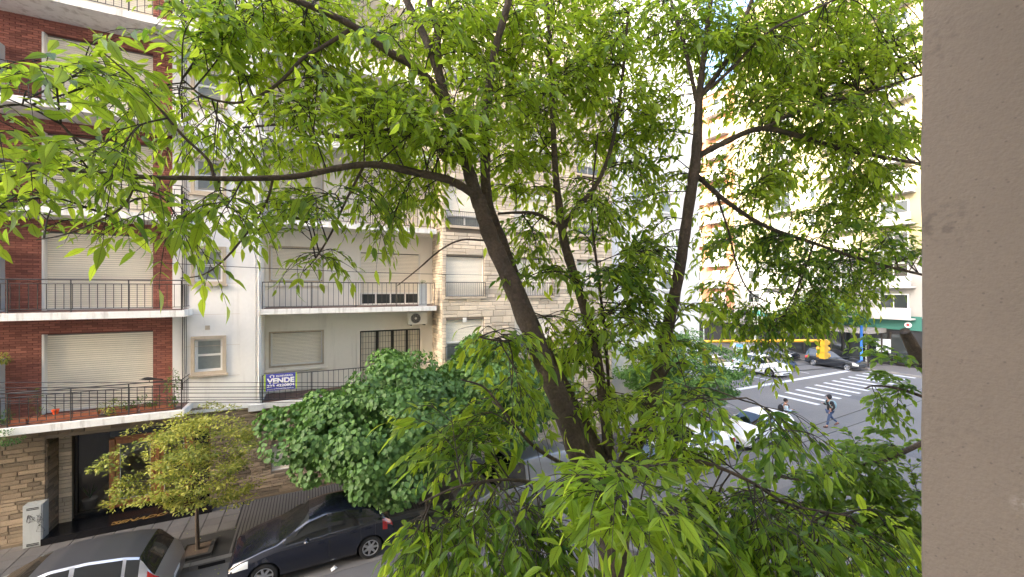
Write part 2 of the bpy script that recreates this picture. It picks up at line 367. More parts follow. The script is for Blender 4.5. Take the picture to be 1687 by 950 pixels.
SLAT = {}
def shutter(parent, x0, x1, z0, z1, Y, pitch=.065, single=True):
    """a roller shutter: dark back board in its rails, one curved slat after another"""
    b = MB().box(x0, x1, Y + .03, Y + .06, z0, z1).build('shutter', 'shutter_back', parent)
    n = int((z1 - z0) / pitch); V = []
    for k in range(8): pass
    if 's' not in SLAT:
        for ti in range(4):
            mb = MB(); prof = [(0, .02), (-.75, .06), (-1, .35), (-1, .72), (-.7, .90), (0, .91)]
            vs = [(x, y, z) for x in (0, 1) for y, z in prof]; k = len(prof)
            mb.add(vs, [(i, i + k, i + k + 1, i + 1) for i in range(k - 1)] + [tuple(range(k)), tuple(range(k, 2 * k))[::-1]])
            me = mb.mesh('slat', 'shutter'); a = me.attributes.new('tint', 'FLOAT', 'POINT'); a.data.foreach_set('value', [ti / 3] * len(me.vertices)); SLAT[ti] = me
        SLAT['s'] = 1
    r = random.Random(int(x0 * 100 + z0 * 31)); bigv = MB(); P = [(0, .02), (-.75, .06), (-1, .35), (-1, .72), (-.7, .90), (0, .91)]
    for i in range(n):
        z = z0 + i * pitch
        if single: link('slat', SLAT[r.randrange(4)], b, loc=(x0, Y + .03 + r.uniform(-.001, .002), z), scale=(x1 - x0, .012, pitch))
        else:
            vs = [(x, Y + .03 + y * .012, z + zz * pitch) for x in (x0, x1) for y, zz in P]; k = 6
            bigv.add(vs, [(i_, i_ + k, i_ + k + 1, i_ + 1) for i_ in range(k - 1)])
    if not single:
        o = bigv.build('slat', 'shutter', b, kind='stuff')
    fr = MB().box(x0 - .05, x0, Y - .012, Y + .06, z0, z1).box(x1, x1 + .05, Y - .012, Y + .06, z0, z1).box(x0, x1, Y - .014, Y + .028, z0 - .03, z0 + .03)
    fr.build('shutter_rail', 'paint_white', parent)
    return b

def frame(parent, x0, x1, z0, z1, Y, w=.12, m='frame_beige', d=.05, sill=True, name='window_frame'):
    mb = MB().box(x0 - w, x0, Y - d, Y + .02, z0 - w, z1 + w).box(x1, x1 + w, Y - d, Y + .02, z0 - w, z1 + w)
    mb.box(x0, x1, Y - d + .003, Y + .02, z1, z1 + w).box(x0, x1, Y - d + .003, Y + .02, z0 - w, z0)
    o = mb.build(name, m, parent)
    if sill: MB().box(x0 - w - .05, x1 + w + .05, Y - d - .07, Y + .01, z0 - w - .055, z0 - w + .004).build('sill', m, o)
    return o

def sash(parent, x0, x1, z0, z1, Y, panes=((0, 1, 0, .5), (0, 1, .5, 1)), w=.06, m='paint_white', gl='bathroom_glass'):
    o = MB().box(x0, x0 + w, Y, Y + .06, z0, z1).box(x1 - w, x1, Y, Y + .06, z0, z1).box(x0 + w, x1 - w, Y + .001, Y + .06, z0, z0 + w).box(x0 + w, x1 - w, Y + .001, Y + .06, z1 - w, z1).build('window', m, parent)
    for (a, b, c, d_) in panes:
        xa, xb, za, zb = x0 + (x1 - x0) * a, x0 + (x1 - x0) * b, z0 + (z1 - z0) * c, z0 + (z1 - z0) * d_
        MB().box(xa + w * .6, xb - w * .6, Y + .03, Y + .045, za + w * .6, zb - w * .6).build('pane', gl, o)
        if c > 0: MB().box(xa + w, xb - w, Y - .004, Y + .05, za - w / 2, za + w / 2).build('rail', m, o)
        if a > 0: MB().box(xa - w / 2, xa + w / 2, Y - .004, Y + .05, z0 + w, z1 - w).build('mullion', m, o)
    return o

BAL = {}
def bar_mesh(sq=.007, m='iron'):
    if m not in BAL: BAL[m] = MB().box(-sq, sq, -sq, sq, 0, 1).mesh('baluster', m)
    return BAL[m]
def railing(parent, pts, z, h=.92, sp=.17, post=1.3, m='iron', low=.1, single=True, mid=None):
    """iron railing along a polyline at height z: rails, posts, and each baluster"""
    R = MB(); pos = []
    for i in range(len(pts) - 1):
        a = np.array([*pts[i], 0.]); b = np.array([*pts[i + 1], 0.]); L_ = np.linalg.norm(b - a)
        R.tube([a + (0, 0, z + h), b + (0, 0, z + h)], .016, 4); R.tube([a + (0, 0, z + low), b + (0, 0, z + low)], .010, 4)
        if mid: R.tube([a + (0, 0, z + mid), b + (0, 0, z + mid)], .010, 4)
        n = max(1, round(L_ / post)); 
        for k in range(n + 1): p = a + (b - a) * k / n; R.tube([p + (0, 0, z - .02), p + (0, 0, z + h + .015)], .016, 4)
        nb = max(1, round(L_ / sp))
        for k in range(1, nb): pos.append(a + (b - a) * k / nb)
    o = R.build('railing', m, parent)
    top = (mid or h)
    if single:
        for p in pos: link('baluster', bar_mesh(m=m), o, loc=(p[0], p[1], z + low), scale=(1, 1, top - low))
    else:
        q = MB()
        for p in pos: q.box(p[0] - .007, p[0] + .007, p[1] - .007, p[1] + .007, z + low, z + top)
        q.build('baluster', m, o, kind='stuff')
    return o

# ------------------------------------------------------------------ leaves
def template(prof, curve=.12, fold=.25, rows=None):
    ts = [p[0] for p in prof]; V = []; UV = []; Fs = []
    V.append((0, 0, 0)); UV.append((0, 0))
    for t, hw in prof:
        z = -curve * t * t
        V += [(-hw, t, z + fold * hw), (0, t, z), (hw, t, z + fold * hw)]; UV += [(-1, t), (0, t), (1, t)]
    V.append((0, 1, -curve)); UV.append((0, 1)); n = len(prof); T = 1 + 3 * n
    Fs = [(0, 2, 1), (0, 3, 2)]
    for i in range(n - 1):
        a = 1 + 3 * i; b = a + 3; Fs += [(a, a + 1, b + 1, b), (a + 1, a + 2, b + 2, b + 1)]
    a = 1 + 3 * (n - 1); Fs += [(a, a + 1, T), (a + 1, a + 2, T)]
    return np.array(V, float), Fs, np.array(UV, float)
T_ASH = [template([(.12, .085), (.34, .172), (.62, .14), (.85, .055)], c, f) for c, f in ((.10, .35), (.28, .3), (.02, .5), (.4, .2))]
T_OVA = [template([(.12, .16), (.38, .27), (.65, .23), (.87, .10)], c, f) for c, f in ((.12, .3), (.3, .25), (.03, .4))]
T_RND = [template([(.06, .30), (.35, .50), (.70, .40)], c, f) for c, f in ((.15, .15), (.3, .1), (.05, .25))]
T_SML = [template([(.45, .26)], .1, .2), template([(.45, .22)], .25, .3)]

def leaf_frames(pos, dr, nrm):
    dr = dr / (np.linalg.norm(dr, axis=1, keepdims=True) + 1e-9)
    s = np.cross(dr, nrm); s /= (np.linalg.norm(s, axis=1, keepdims=True) + 1e-9); n = np.cross(s, dr)
    return np.stack([s, dr, n], axis=2)          # columns: local x, y, z
def leaf_mesh(name, m, T, pos, dr, nrm, ln, tint):
    V0, Fs, UV = T; N = len(pos); M = leaf_frames(pos, dr, nrm)
    V = np.einsum('nij,kj->nki', M, V0) * ln[:, None, None] + pos[:, None, :]; k = len(V0)
    me = bpy.data.meshes.new(name); me.vertices.add(N * k); me.vertices.foreach_set('co', V.reshape(-1))
    tot = [len(f) for f in Fs]; flat = np.array([i for f in Fs for i in f]); nl = len(flat)
    loops = (flat[None, :] + (np.arange(N) * k)[:, None]).reshape(-1); me.loops.add(N * nl); me.loops.foreach_set('vertex_index', loops)
    st = np.concatenate([[0], np.cumsum(tot)[:-1]]); me.polygons.add(N * len(Fs))
    me.polygons.foreach_set('loop_start', (st[None, :] + (np.arange(N) * nl)[:, None]).reshape(-1))
    me.polygons.foreach_set('loop_total', np.tile(tot, N)); me.polygons.foreach_set('use_smooth', [True] * (N * len(Fs)))
    uv = me.uv_layers.new(name='UVMap'); uv.data.foreach_set('uv', np.tile(UV[flat].reshape(-1), N))
    a = me.attributes.new('tint', 'FLOAT', 'POINT'); a.data.foreach_set('value', np.repeat(tint, k))
    me.materials.append(MATS[m]); me.update(); me.validate(); return me

def foliage(parent, m, Ts, pos, dr, nrm, ln, tint, single=300, seed=3, rmin=0.9):
    """the leaves that show largest become parts, the rest one stuff mesh"""
    pos, dr, nrm, ln, tint = map(np.asarray, (pos, dr, nrm, ln, tint)); rs = np.random.RandomState(seed)
    q = pos - np.array([0, 0, CH]); dz = q @ FWD; px = CX + F * (q @ RGT) / np.maximum(dz, .1); py = CY - F * q[:, 2] / np.maximum(dz, .1)
    vis = (dz > .3) & (px > 0) & (px < 1510) & (py > 0) & (py < 945)
    sc = np.where(vis, ln / np.maximum(dz, .3), -1); order = np.argsort(-sc)[:single]; order = order[sc[order] > 0]
    keep = np.ones(len(pos), bool); keep[order] = False
    cache = {}; M = leaf_frames(pos[order], dr[order], nrm[order])
    for j, i in enumerate(order):
        key = (int(i) % len(Ts), min(5, int(tint[i] * 6)))
        if key not in cache:
            cache[key] = leaf_mesh('leaf', m, Ts[key[0]], np.zeros((1, 3)), np.array([[0, 1., 0]]), np.array([[0, 0, 1.]]), np.array([1.]), np.array([(key[1] + .5) / 6]))
        o = link('leaf', cache[key], parent); Mt = Matrix([[*M[j][r], pos[i][r]] for r in range(3)] + [[0, 0, 0, 1]]) @ Matrix.Scale(float(ln[i]), 4)
        o.matrix_local = Mt
    idx = np.nonzero(keep)[0]; V = None
    var = rs.randint(0, len(Ts), len(idx)); objs = []
    meshes = [leaf_mesh('foliage', m, Ts[v], pos[idx[var == v]], dr[idx[var == v]], nrm[idx[var == v]], ln[idx[var == v]], tint[idx[var == v]]) for v in range(len(Ts)) if (var == v).any()]
    # join the variants into one mesh
    import bmesh
    bm = bmesh.new()
    for me in meshes: bm.from_mesh(me)
    out = bpy.data.meshes.new('foliage'); bm.to_mesh(out); bm.free(); out.materials.append(MATS[m])
    for me in meshes: bpy.data.meshes.remove(me)
    return link('foliage', out, parent, kind='stuff')

def catmull(P, n=5):
    P = [np.array(p, float) for p in P]; P = [2 * P[0] - P[1]] + P + [2 * P[-1] - P[-2]]; out = []
    for i in range(1, len(P) - 2):
        for k in range(n):
            t = k / n; out.append(.5 * ((2 * P[i]) + (-P[i - 1] + P[i + 1]) * t + (2 * P[i - 1] - 5 * P[i] + 4 * P[i + 1] - P[i + 2]) * t * t + (-P[i - 1] + 3 * P[i] - 3 * P[i + 1] + P[i + 2]) * t ** 3))
    out.append(P[-2]); return out

# ================================================================== THE SETTING: ground, roads, pavements
YK = 13.45; YW = 16.7                      # far kerb line, far facade line
XN, XF, XFB = 23.4, 45.9, 50.0             # cross street kerbs and the far building line
struct(MB().quad((-400, -400, -.02), (900, -400, -.02), (900, 900, -.02), (-400, 900, -.02)).build('ground', 'asphalt'))
struct(MB().box(-60, 140, 2.6, YK, -.015, 0).box(XN, XF, YK, 160, -.015, 0).box(XN, XF, -60, 2.6, -.015, 0).build('road', 'asphalt'))
struct(MB().box(-60, XN - 1, YK - 1.75, YK, 0, .006).build('gutter_strip', 'concrete_gutter'))
def kerb(x0, x1, y0, y1, along='x'):
    k = struct(link('kerb', None)); L_ = (x1 - x0) if along == 'x' else (y1 - y0); n = int(L_ / 1.0)
    for i in range(n):
        a = (x0 if along == 'x' else y0) + i * L_ / n; b = a + L_ / n - .012; r = random.Random(i)
        j = r.uniform(-.006, .006)
        if along == 'x': MB().box(a, b, y0 + j, y1, 0, .14 + j * .6).build('kerb_stone', 'curb', k)
        else: MB().box(x0 + j, x1, a, b, 0, .14 + j * .6).build('kerb_stone', 'curb', k)
kerb(-14, XN, YK - .02, YK + .16); kerb(XN - .15, XN, YK + .2, 60, 'y'); kerb(XF, XF + .15, 14.4, 60, 'y'); kerb(XF, 80, 13.9, 14.05)
# far pavement with its slabs
pv = struct(MB().box(-30, XN - .16, YK + .165, YW + .8, 0, .115).build('pavement', 'joint'))
TB = {}
def tile_mesh(t):
    k = round(t * 7)
    if k not in TB:
        e = .012; mb = MB().add([(0, 0, 0), (1, 0, 0), (1, 1, 0), (0, 1, 0), (e, e, 1), (1 - e, e, 1), (1 - e, 1 - e, 1), (e, 1 - e, 1)], [(4, 5, 6, 7), (0, 1, 5, 4), (1, 2, 6, 5), (2, 3, 7, 6), (3, 0, 4, 7)])
        me = mb.mesh('paving_slab', 'paving'); a = me.attributes.new('tint', 'FLOAT', 'POINT'); a.data.foreach_set('value', [k / 7] * 8); TB[k] = me
    return TB[k]
rt = random.Random(5); TS = .46
for j in range(8):
    for i in range(-24, 0):
        x = -2.09 + i * TS; y = YK + .17 + j * TS
        if y + TS > YW + .25: continue
        if abs(x + .23 + 2.88) < .62 and j in (0, 1, 2) : continue
        link('paving_slab', tile_mesh(rt.random()), pv, loc=(x + .006, y + .006, .115), scale=(TS - .012, TS - .012, .022 + rt.uniform(0, .006)))
ribs = MB(); x = -2.05
while x < 3.6: ribs.box(x, x + .062, YK + .17, YW + .2, .115, .142); x += .092
ribs.build('ribbed_strip', 'paving', pv, kind='stuff')
more = MB(); x = 3.65
while x < XN - .6:
    y = YK + .17
    while y < YW + .1: more.box(x, x + .55, y, y + .55, .115, .14); y += .56
    x += .56
more.build('paving_slab', 'paving', pv, kind='stuff')
# tree pit
pit = MB()
px0, px1, py0, py1 = -3.28, -2.48, YK + .32, YK + 1.15
pit.box(px0, px1, py0, py0 + .1, .115, .19).box(px0, px1, py1 - .1, py1, .115, .19).box(px0, px0 + .1, py0 + .1, py1 - .1, .115, .188).box(px1 - .1, px1, py0 + .1, py1 - .1, .115, .188)
pit.build('tree_pit_edge', 'joint', pv)
MB().box(px0 + .1, px1 - .1, py0 + .1, py1 - .1, .11, .15).build('tree_pit_soil', 'soil', pv)
MB().box(-2.7, -2.1, YK - .024, YK - .021 + .001, .01, .10).build('drain_mouth', 'black', pv)
struct(MB().box(XN, XN + .01, YK, YK + .01, 0, .01).build('kerb_corner', 'curb'))
# far pavement beyond the cross street, and our own pavement below
fp = struct(MB().box(XF + .15, 140, 14.05, 90, 0, .13).build('far_pavement', 'paving'))
struct(MB().box(-60, XN, -1, 2.6, 0, .13).box(XF, 140, -3, 2.6, 0, .13).build('near_pavement', 'paving'))
rd = random.Random(12); pt = MB()
for (a, b, c, e) in ((5, 9.5, 9.3, 10.4), (15.2, 17.0, 6.5, 9.2), (24, 29, 8.0, 9.0), (33, 34.2, 12.0, 16.2), (37, 41, 7, 8.3), (-3, 1.2, 9.9, 10.9), (20.0, 21.4, 10.0, 12.0)):
    pt.add([(a, c, .0045), (b, c + rd.uniform(-.1, .1), .0045), (b + rd.uniform(-.1, .1), e, .0045), (a + rd.uniform(-.1, .1), e, .0045)], [(0, 1, 2, 3)])
struct(pt.build('road_patch', 'asphalt_patch'))
for (a, b) in ((26.6, 10.4), (36.4, 13.2), (8.0, 8.7)):
    mh = struct(MB().tube([(a, b, 0), (a, b, .008)], .33, 24).tube([(a, b, .008), (a, b, .012)], .27, 24).build('manhole_cover', 'grate'))
# painted marks
cw = struct(link('crosswalk', None))
x = 29.2
while x < 45.5:
    MB().box(x, x + .40, 14.75 + (x - 29) * .05, 17.5 + (x - 29) * .07, .0, .005).build('stripe', 'marking', cw); x += 1.45
struct(MB().box(XN + .4, XF - .4, 19.45, 19.85, 0, .006).build('stop_line', 'marking'))
lm = struct(link('lane_marking', None))
for xx in (33.6, 39.4):
    for k in range(8): MB().box(xx, xx + .14, 20.6 + k * 4.2, 22.8 + k * 4.2, 0, .005).build('lane_dash', 'marking', lm)

# ================================================================== BRICK BUILDING (far left)
YA, YS = 16.9, 15.7
xA = fx(287, YA); ZA = [3.76, 6.83, 9.75, 12.7, 15.65, 18.6, 21.5]
A = thing('brick_building', 'red brick apartment building with white balcony slabs and wide closed roller shutters', 'building', (0, 0, 0))
s0, s1 = fx(69, YA), fx(252, YA); holesA = []
for k, z in enumerate(ZA[:6]): holesA += [(s0, s1, z + .02, z + 2.38), (s0 - 4.6, s0 - 2.35, z + .02, z + 2.38)]
wall('wall', 'mortar_red', A, -16, xA, 3.3, 24.4, YA, holesA, .22, 6)
lay(A, 'brick', 'brick', [(-16, xA, 3.76, 24.4)], holesA, YA, h=(.069, .069), l=(.235, .235), joint=.011, prot=.014, score=lambda px, py: (20 if py > 350 else 0))
for k, z in enumerate(ZA[:6]):
    shutter(A, s0 + .06, s1 - .03, z + .06, z + 2.38, YA + .12, single=(k < 3))
    MB().box(s0 - .0, s0 + .055, YA - .012, YA + .12, z + .02, z + 2.38).build('jamb', 'paint_white', A)
    shutter(A, s0 - 4.55, s0 - 2.4, z + .06, z + 2.38, YA + .12, single=False)
SX1 = -3.50
for k, z in enumerate(ZA):
    MB().box(-16, SX1, YS, YA - .002, z - .2, z).build('balcony_slab', 'slab_white', A)
    if k: MB().box(-16, SX1 - .1, YS + .1, YA - .004, z, z + .012).build('balcony_floor', 'red_floor', A)
    railing(A, [(-16, YS + .09), (SX1 - .09, YS + .09), (SX1 - .09, YA)], z, .92, .175, 1.28, low=.10, single=(k < 3), mid=.80)
    if k < 5:
        xd = fx(9, YA); MB().box(xd - .07, xd, YS + .35, YA, z, z + 1.75).build('divider_panel', 'metal_grey', A)
MB().box(-16, SX1 - .1, YS + .1, YA - .004, ZA[0], ZA[0] + .012).build('balcony_floor', 'red_floor', A)
# ground floor: stone, with the entrance recess
xr0, xr1 = -6.95, -3.05; zt = 3.10
ghol = [(xr0, xr1, 0, zt)]
wall('base_wall', 'mortar_stone', A, -16, xr1, 0, 3.55, YW, ghol, .6, .8, backs=False)
lay(A, 'stone', 'stone_dark', [(-16, xr1, .14, 3.55)], ghol, YW, h=(.08, .18), l=(.25, .7), joint=.014, prot=.03, seed=4, bond=False, single=230, score=lambda px, py: 10 if px < 110 else 0)
MB().box(-16, xr1, YW - .045, YW - .002, 0.1, .20).build('plinth', 'stone_dark', A)
MB().box(xr0 - .3, xr0 - .004, YW + .004, 20.5, .11, 3.1).build('recess_wall', 'mortar_stone', A)
lay(A, 'stone', 'stone_dark', [(YW + .0, 17.3, .3, zt)], [], 0, h=(.09, .16), l=(.35, .6), joint=.014, prot=.025, seed=9, bond=False, single=45, side=(xr0, 1))
MB().box(xr0 + .03, -6.66, 17.3, 17.7, .1, zt).build('recess_pier', 'mortar_stone', A)
lay(A, 'stone', 'stone', [(xr0 + .03, -6.62, .3, zt)], [], 17.3, h=(.09, .15), l=(.5, .6), joint=.014, prot=.03, seed=11, bond=False, single=30)
MB().box(xr0 - .3, xr1 + .5, 17.4, 21, zt - .012, zt + .2).box(-7.2, -2.6, 20.4, 20.6, 0, 3.3).box(-6.9, -6.78, 17.75, 20.4, 0, 3.3).box(-2.9, -2.7, 17.6, 20.4, 0, 3.3).build('lobby_wall', 'lobby', A)
MB().box(xr0, xr1, YW, 20.5, .13, .30).build('lobby_floor', 'lobby', A)
MB().box(xr0 + .02, xr1 + .12, YW - .32, 17.45, .118, .325).build('entrance_step', 'marble_black', A)
MB().box(-6.62, -2.95, 17.42, 17.56, .325, .42).build('threshold', 'marble_black', A)
en = MB()
GY = 17.5; gl0 = -6.62
def postx(a, b, z0=.40, z1=2.62, y=GY): en.box(a, b, y - .06, y + .06, z0, z1)
xs_ = [fx(p, GY) for p in (119, 181, 192, 243, 256, 262, 305, 318, 338)]
postx(xs_[1], xs_[1] + .14); postx(xs_[4], xs_[4] + .12); postx(xs_[6] + .1, xs_[6] + .24); postx(-3.2, -3.05)
en.box(xs_[1] + .14, -3.2, GY - .06, GY + .06, 2.62, 2.70)
en.build('entrance_frame', 'wood', A)
MB().box(gl0, gl0 + .06, GY - .05, GY + .05, .41, 3.1).box(gl0 + .06, xs_[1], GY - .05, GY + .05, .41, .46).build('window_frame', 'dark_frame', A)
for a, b, nm in ((xs_[1] + .16, xs_[4] - .02, 'door'), (xs_[4] + .14, xs_[6] + .08, 'door')):
    dd = MB(); f_ = .10; y0, y1 = GY - .04, GY + .03
    dd.box(a, a + f_, y0, y1, .43, 2.6).box(b - f_, b, y0, y1, .43, 2.6).box(a + f_, b - f_, y0 + .001, y1, .43, .66).box(a + f_, b - f_, y0 + .001, y1, 2.46, 2.6)
    do = dd.build(nm, 'wood', A); MB().box(a + f_, b - f_, GY - .012, GY + .002, .66, 2.46).build('pane', 'clear_glass', do)
    MB().box(a + f_ - .004, a + f_ + .012, GY - .045, GY - .02, .66, 2.46).box(b - f_ - .012, b - f_ + .004, GY - .045, GY - .02, .66, 2.46).box(a + f_ + .012, b - f_ - .012, GY - .045, GY - .02, .655, .675).build('bead', 'paint_white', do)
    MB().tube([(b - .06, GY - .1, 1.1), (b - .06, GY - .1, 1.6)], .015, 6).build('handle', 'gold', do)
MB().box(gl0 + .06, xs_[1] - .0, GY - .008, GY + .004, .46, 3.1).build('pane', 'clear_glass', A)
MB().box(xs_[6] + .26, -3.2, GY - .008, GY + .004, .46, 2.62).build('pane', 'glass', A)
MB().box(xs_[1], -3.05, GY - .008, GY + .004, 2.70, 3.1).build('pane', 'glass', A)
lpt = thing('lobby_plant', 'potted plant in a pale pot behind the lobby glass left of the wooden door', 'plant', (fx(148, 18.1), 18.1, .305))
MB().lathe((0, 0, 0), [(.12, 0), (.17, .28), (.19, .30), (.18, .32)], 16).build('pot', 'sign_white', lpt, smooth=True)
lq = MB()
for k in range(9):
    a = k * .7; lq.tube([(0, 0, .3), (.08 * math.cos(a), .08 * math.sin(a), .5), (.2 * math.cos(a), .2 * math.sin(a), .6 + .03 * k)], [.012, .016, .003], 4)
lq.build('stem', 'leaf_small', lpt)
FT = {}
def text(s, parent, name, m, x0, z0, wd, ht, Y, ry=0, bold=.0, ex=.004, rot=None, shear=0):
    c = bpy.data.curves.new('t', 'FONT'); c.body = s; c.size = 1; c.extrude = .002; c.offset = bold; c.shear = shear; c.resolution_u = 3
    o = bpy.data.objects.new('t', c); COL.objects.link(o); bpy.context.view_layer.update()
    me = bpy.data.meshes.new_from_object(o.evaluated_get(bpy.context.evaluated_depsgraph_get())); bpy.data.objects.remove(o)
    co_ = np.zeros(len(me.vertices) * 3); me.vertices.foreach_get('co', co_); co_ = co_.reshape(-1, 3)
    lo, hi = co_.min(0), co_.max(0); co_[:, 0] = (co_[:, 0] - lo[0]) / (hi[0] - lo[0]) * wd; co_[:, 1] = (co_[:, 1] - lo[1]) / (hi[1] - lo[1]) * ht
    co_[:, 2] = (co_[:, 2] - lo[2]) / max(1e-6, hi[2] - lo[2]) * ex; me.vertices.foreach_set('co', co_.reshape(-1)); me.update()
    me.materials.clear(); me.materials.append(MATS[m])
    q = link(name, me, parent, loc=(x0, Y, z0)); q.rotation_euler = rot or (math.radians(90), 0, 0); return q
# step lettering lies on the top of the black step, read from the street
q_ = text("'SENADO", A, 'lettering', 'gold', 0, 0, 1.35, .19, 0, rot=(0, 0, 0), shear=.3, bold=.02)
q_.location = (fx(183, YW - .2), YW - .27, .327)
# ================================================================== METER CABINET, leaning against the pier of the recess
mc = thing('meter_cabinet', 'pale grey metal utility cabinet with scribbled door beside the building entrance', 'cabinet', (fx(41, 16.5), 16.40, .13))
cwid = fx(74, 16.5) - fx(41, 16.5)
MB().box(0, cwid, .0, .29, .02, 1.22).build('body', 'metal_grey', mc)
MB().box(.03, cwid - .03, -.018, -.001, .06, 1.18).build('door', 'metal_grey', mc)
vt = MB()
for r_ in (1.13, 1.09, .12, .08):
    for k in range(7): vt.box(.08 + k * (cwid - .16) / 7, .12 + k * (cwid - .16) / 7, -.021, -.0185, r_ - .012, r_ + .012)
vt.build('vent_slot', 'black', mc, kind='stuff')
sc_ = MB(); rs = random.Random(8)
for (cx_, cz_, n_) in ((.17, .83, 26), (.36, .80, 20), (.37, .55, 8)):
    p = [(cx_ + rs.uniform(-.09, .09), -.0195, cz_ + rs.uniform(-.14, .14)) for _ in range(n_)]
    sc_.tube(catmull(p, 4), .0026, 3, False)
sc_.build('scribble', 'dark_frame', mc)
MB().cyl((cwid - .06, -.03, .62), .02, .02, 8, 'y').build('lock', 'iron', mc)

# ================================================================== WHITE BUILDING (middle left), flat strip and recessed bay with balconies
B = thing('white_building', 'white rendered apartment building with recessed balconies and beige framed bathroom windows', 'building', (0, 0, 0))
xB = fx(430, YW); xC = 4.9; YR = 17.95; zb = fz(400, 667, YW)
wx0, wx1 = fx(321, YW), fx(367, YW); hB = []
ZB = [(fz(345, 611, YW), fz(345, 558, YW))]
for k in range(6): hB.append((wx0, wx1, ZB[0][0] + 3.0 * k, ZB[0][1] + 3.0 * k))
wall('wall', 'plaster_white', B, xA + .004, xB, zb, 27, YW, hB, .14, 6)
for (a, b, c, d_) in hB:
    frame(B, a, b, c, d_, YW, .10)
    sash(B, a, b, c, d_, YW + .06, w=.07)
# rain pipe strip, panel joints, conduits
MB().box(fx(396, YW), fx(421, YW), YW - .035, YW - .001, zb, 27).build('pilaster', 'plaster_white', B)
gj = MB()
for k in range(1, 22): z = zb + k * 1.05; gj.box(xA + .3, fx(395, YW), YW - .0015, YW - .0005, z, z + .008)
gj.build('render_joint', 'frame_beige', B)
cd = MB()
for q, (p_, r_) in enumerate(((301, .012), (304, .009), (307, .009))):
    x_ = fx(p_, YW); cd.tube(catmull([(x_ + .006 * math.sin(z * 2.1 + q), YW - .03, z) for z in np.arange(4.2 + q * .25, 26, .8)], 2), r_, 5)
MB().tube([(xB - .06, YW - .04, zb), (xB - .06, YW - .04, 27)], .03, 8).build('rain_pipe', 'plaster_white', B)
cd.build('conduit', 'iron', B)
MB().box(fx(338, YW), fx(346, YW), YW - .014, YW - .001, fz(342, 543, YW), fz(342, 536, YW)).build('vent_grille', 'frame_beige', B)
MB().box(xA + .02, xB + .02, YW - .06, YW - .001, zb - .10, zb).box(fx(410, YW), xB + .06, YW - .16, YW - .06, zb - .22, zb + .0).build('ledge', 'slab_white', B)
wall('base_wall', 'mortar_stone', B, xr1 + .004, xC - .05, 0, zb - .1, YW + .02, [(fx(447, YW), fx(476, YW), 1.0, 1.95)], .2, 1.1)
lay(B, 'stone', 'stone_dark', [(xr1 + .01, xC - .06, .14, zb - .12)], [(fx(447, YW), fx(476, YW), 1.0, 1.95)], YW + .02, h=(.08, .18), l=(.25, .7), joint=.014, prot=.03, seed=14, bond=False, single=220, score=lambda px, py: 12 if px < 440 else 0)
shutter(B, fx(447, YW), fx(476, YW), 1.0, 1.95, YW + .09, single=False)
# recessed bay
ZF = [fz(450, 662, 16.6) , fz(520, 507.5, 16.6), fz(560, 367, 16.6)]; ZF += [ZF[2] + 3.0, ZF[2] + 6.0, ZF[2] + 9.0]
d0, d1 = fx(593, YR), fx(692, YR); w0, w1 = fx(446, YR), fx(531, YR); hb = []
wtop = fz(490, 547, YR) - ZF[0]; wbot = fz(490, 600, YR) - ZF[0]; dtop = fz(640, 543, YR) - ZF[0]
for z in ZF: hb += [(w0, w1, z + wbot, z + wtop), (d0, d1, z + .03, z + dtop)]
wall('bay_wall', 'plaster_cream', B, xB, xC, ZF[0] - .2, 27, YR, hb, .16, 4)
SR = fx(719, 16.6)
for k, z in enumerate(ZF):
    MB().box(xB + .003, SR if k else xC - .07, 16.58, YR - .002, z - .19, z).build('balcony_slab', 'slab_white', B)
    MB().box(xB + .05, xC - .1, 16.66, YR - .004, z, z + .012).build('balcony_floor', 'red_floor', B)
    rx1 = SR - .08
    railing(B, [(xB + .05, 16.63), (rx1, 16.63)], z, .95, .175, 1.6, low=.08, single=(k < 3))
    frame(B, w0, w1, z + wbot, z + wtop, YR, .16, 'plaster_cream', .03)
    frame(B, w0, w1, z + wbot, z + wtop, YR, .06, 'frame_beige', .045, False)
    shutter(B, w0 + .05, w1 - .05, z + wbot + .02, z + wtop, YR + .07, .055, single=(k < 2))
    mbf = MB().box(d0 - .13, d0, YR - .03, YR + .02, z + .02, z + dtop + .13).box(d1, d1 + .13, YR - .03, YR + .02, z + .02, z + dtop + .13).box(d0, d1, YR - .028, YR + .02, z + dtop, z + dtop + .13)
    mbf.build('door_frame', 'plaster_cream', B)
    if k == 0:
        dw = MB(); W_ = d1 - d0
        for t_ in (0, .26, .505, .75, .985): dw.box(d0 + W_ * t_ - .0, d0 + W_ * t_ + (.10 if 0 < t_ < .9 else .04), YR + .0, YR + .07, z + .03, z + dtop)
        dw.box(d0, d1, YR + .002, YR + .068, z + dtop - .06, z + dtop - .001)
        fd = dw.build('french_door', 'dark_frame', B)
        for t_ in range(4): MB().box(d0 + W_ * (.25 * t_) + .05, d0 + W_ * (.25 * t_ + .25), YR + .045, YR + .055, z + .03, z + dtop - .05).build('curtain', 'curtain', fd)
        gb = MB()
        for t_ in range(1, 22): gb.box(d0 + W_ * t_ / 22 - .006, d0 + W_ * t_ / 22 + .006, YR - .02, YR - .006, z + .04, z + dtop - .05)
        for t_ in range(1, 9): gb.box(d0, d1, YR - .018, YR - .008, z + t_ * dtop / 9 - .005, z + t_ * dtop / 9 + .005)
        gb.build('grille', 'iron', fd)
    else:
        shutter(B, d0 + .04, d1 - .04, z + (.52 if k == 1 else .1), z + dtop, YR + .08, .06, single=(k == 1))
        if k == 1:
            sash(B, d0 + .03, d1 - .03, z + .03, z + .55, YR + .06, panes=((0, .25, 0, 1), (.25, .5, 0, 1), (.5, .75, 0, 1), (.75, 1, 0, 1)), gl='glass')
MB().box(rx1 - .62, rx1 - .30, 16.68, 16.84, ZF[1], ZF[1] + .92).build('gas_heater_box', 'metal_grey', B)
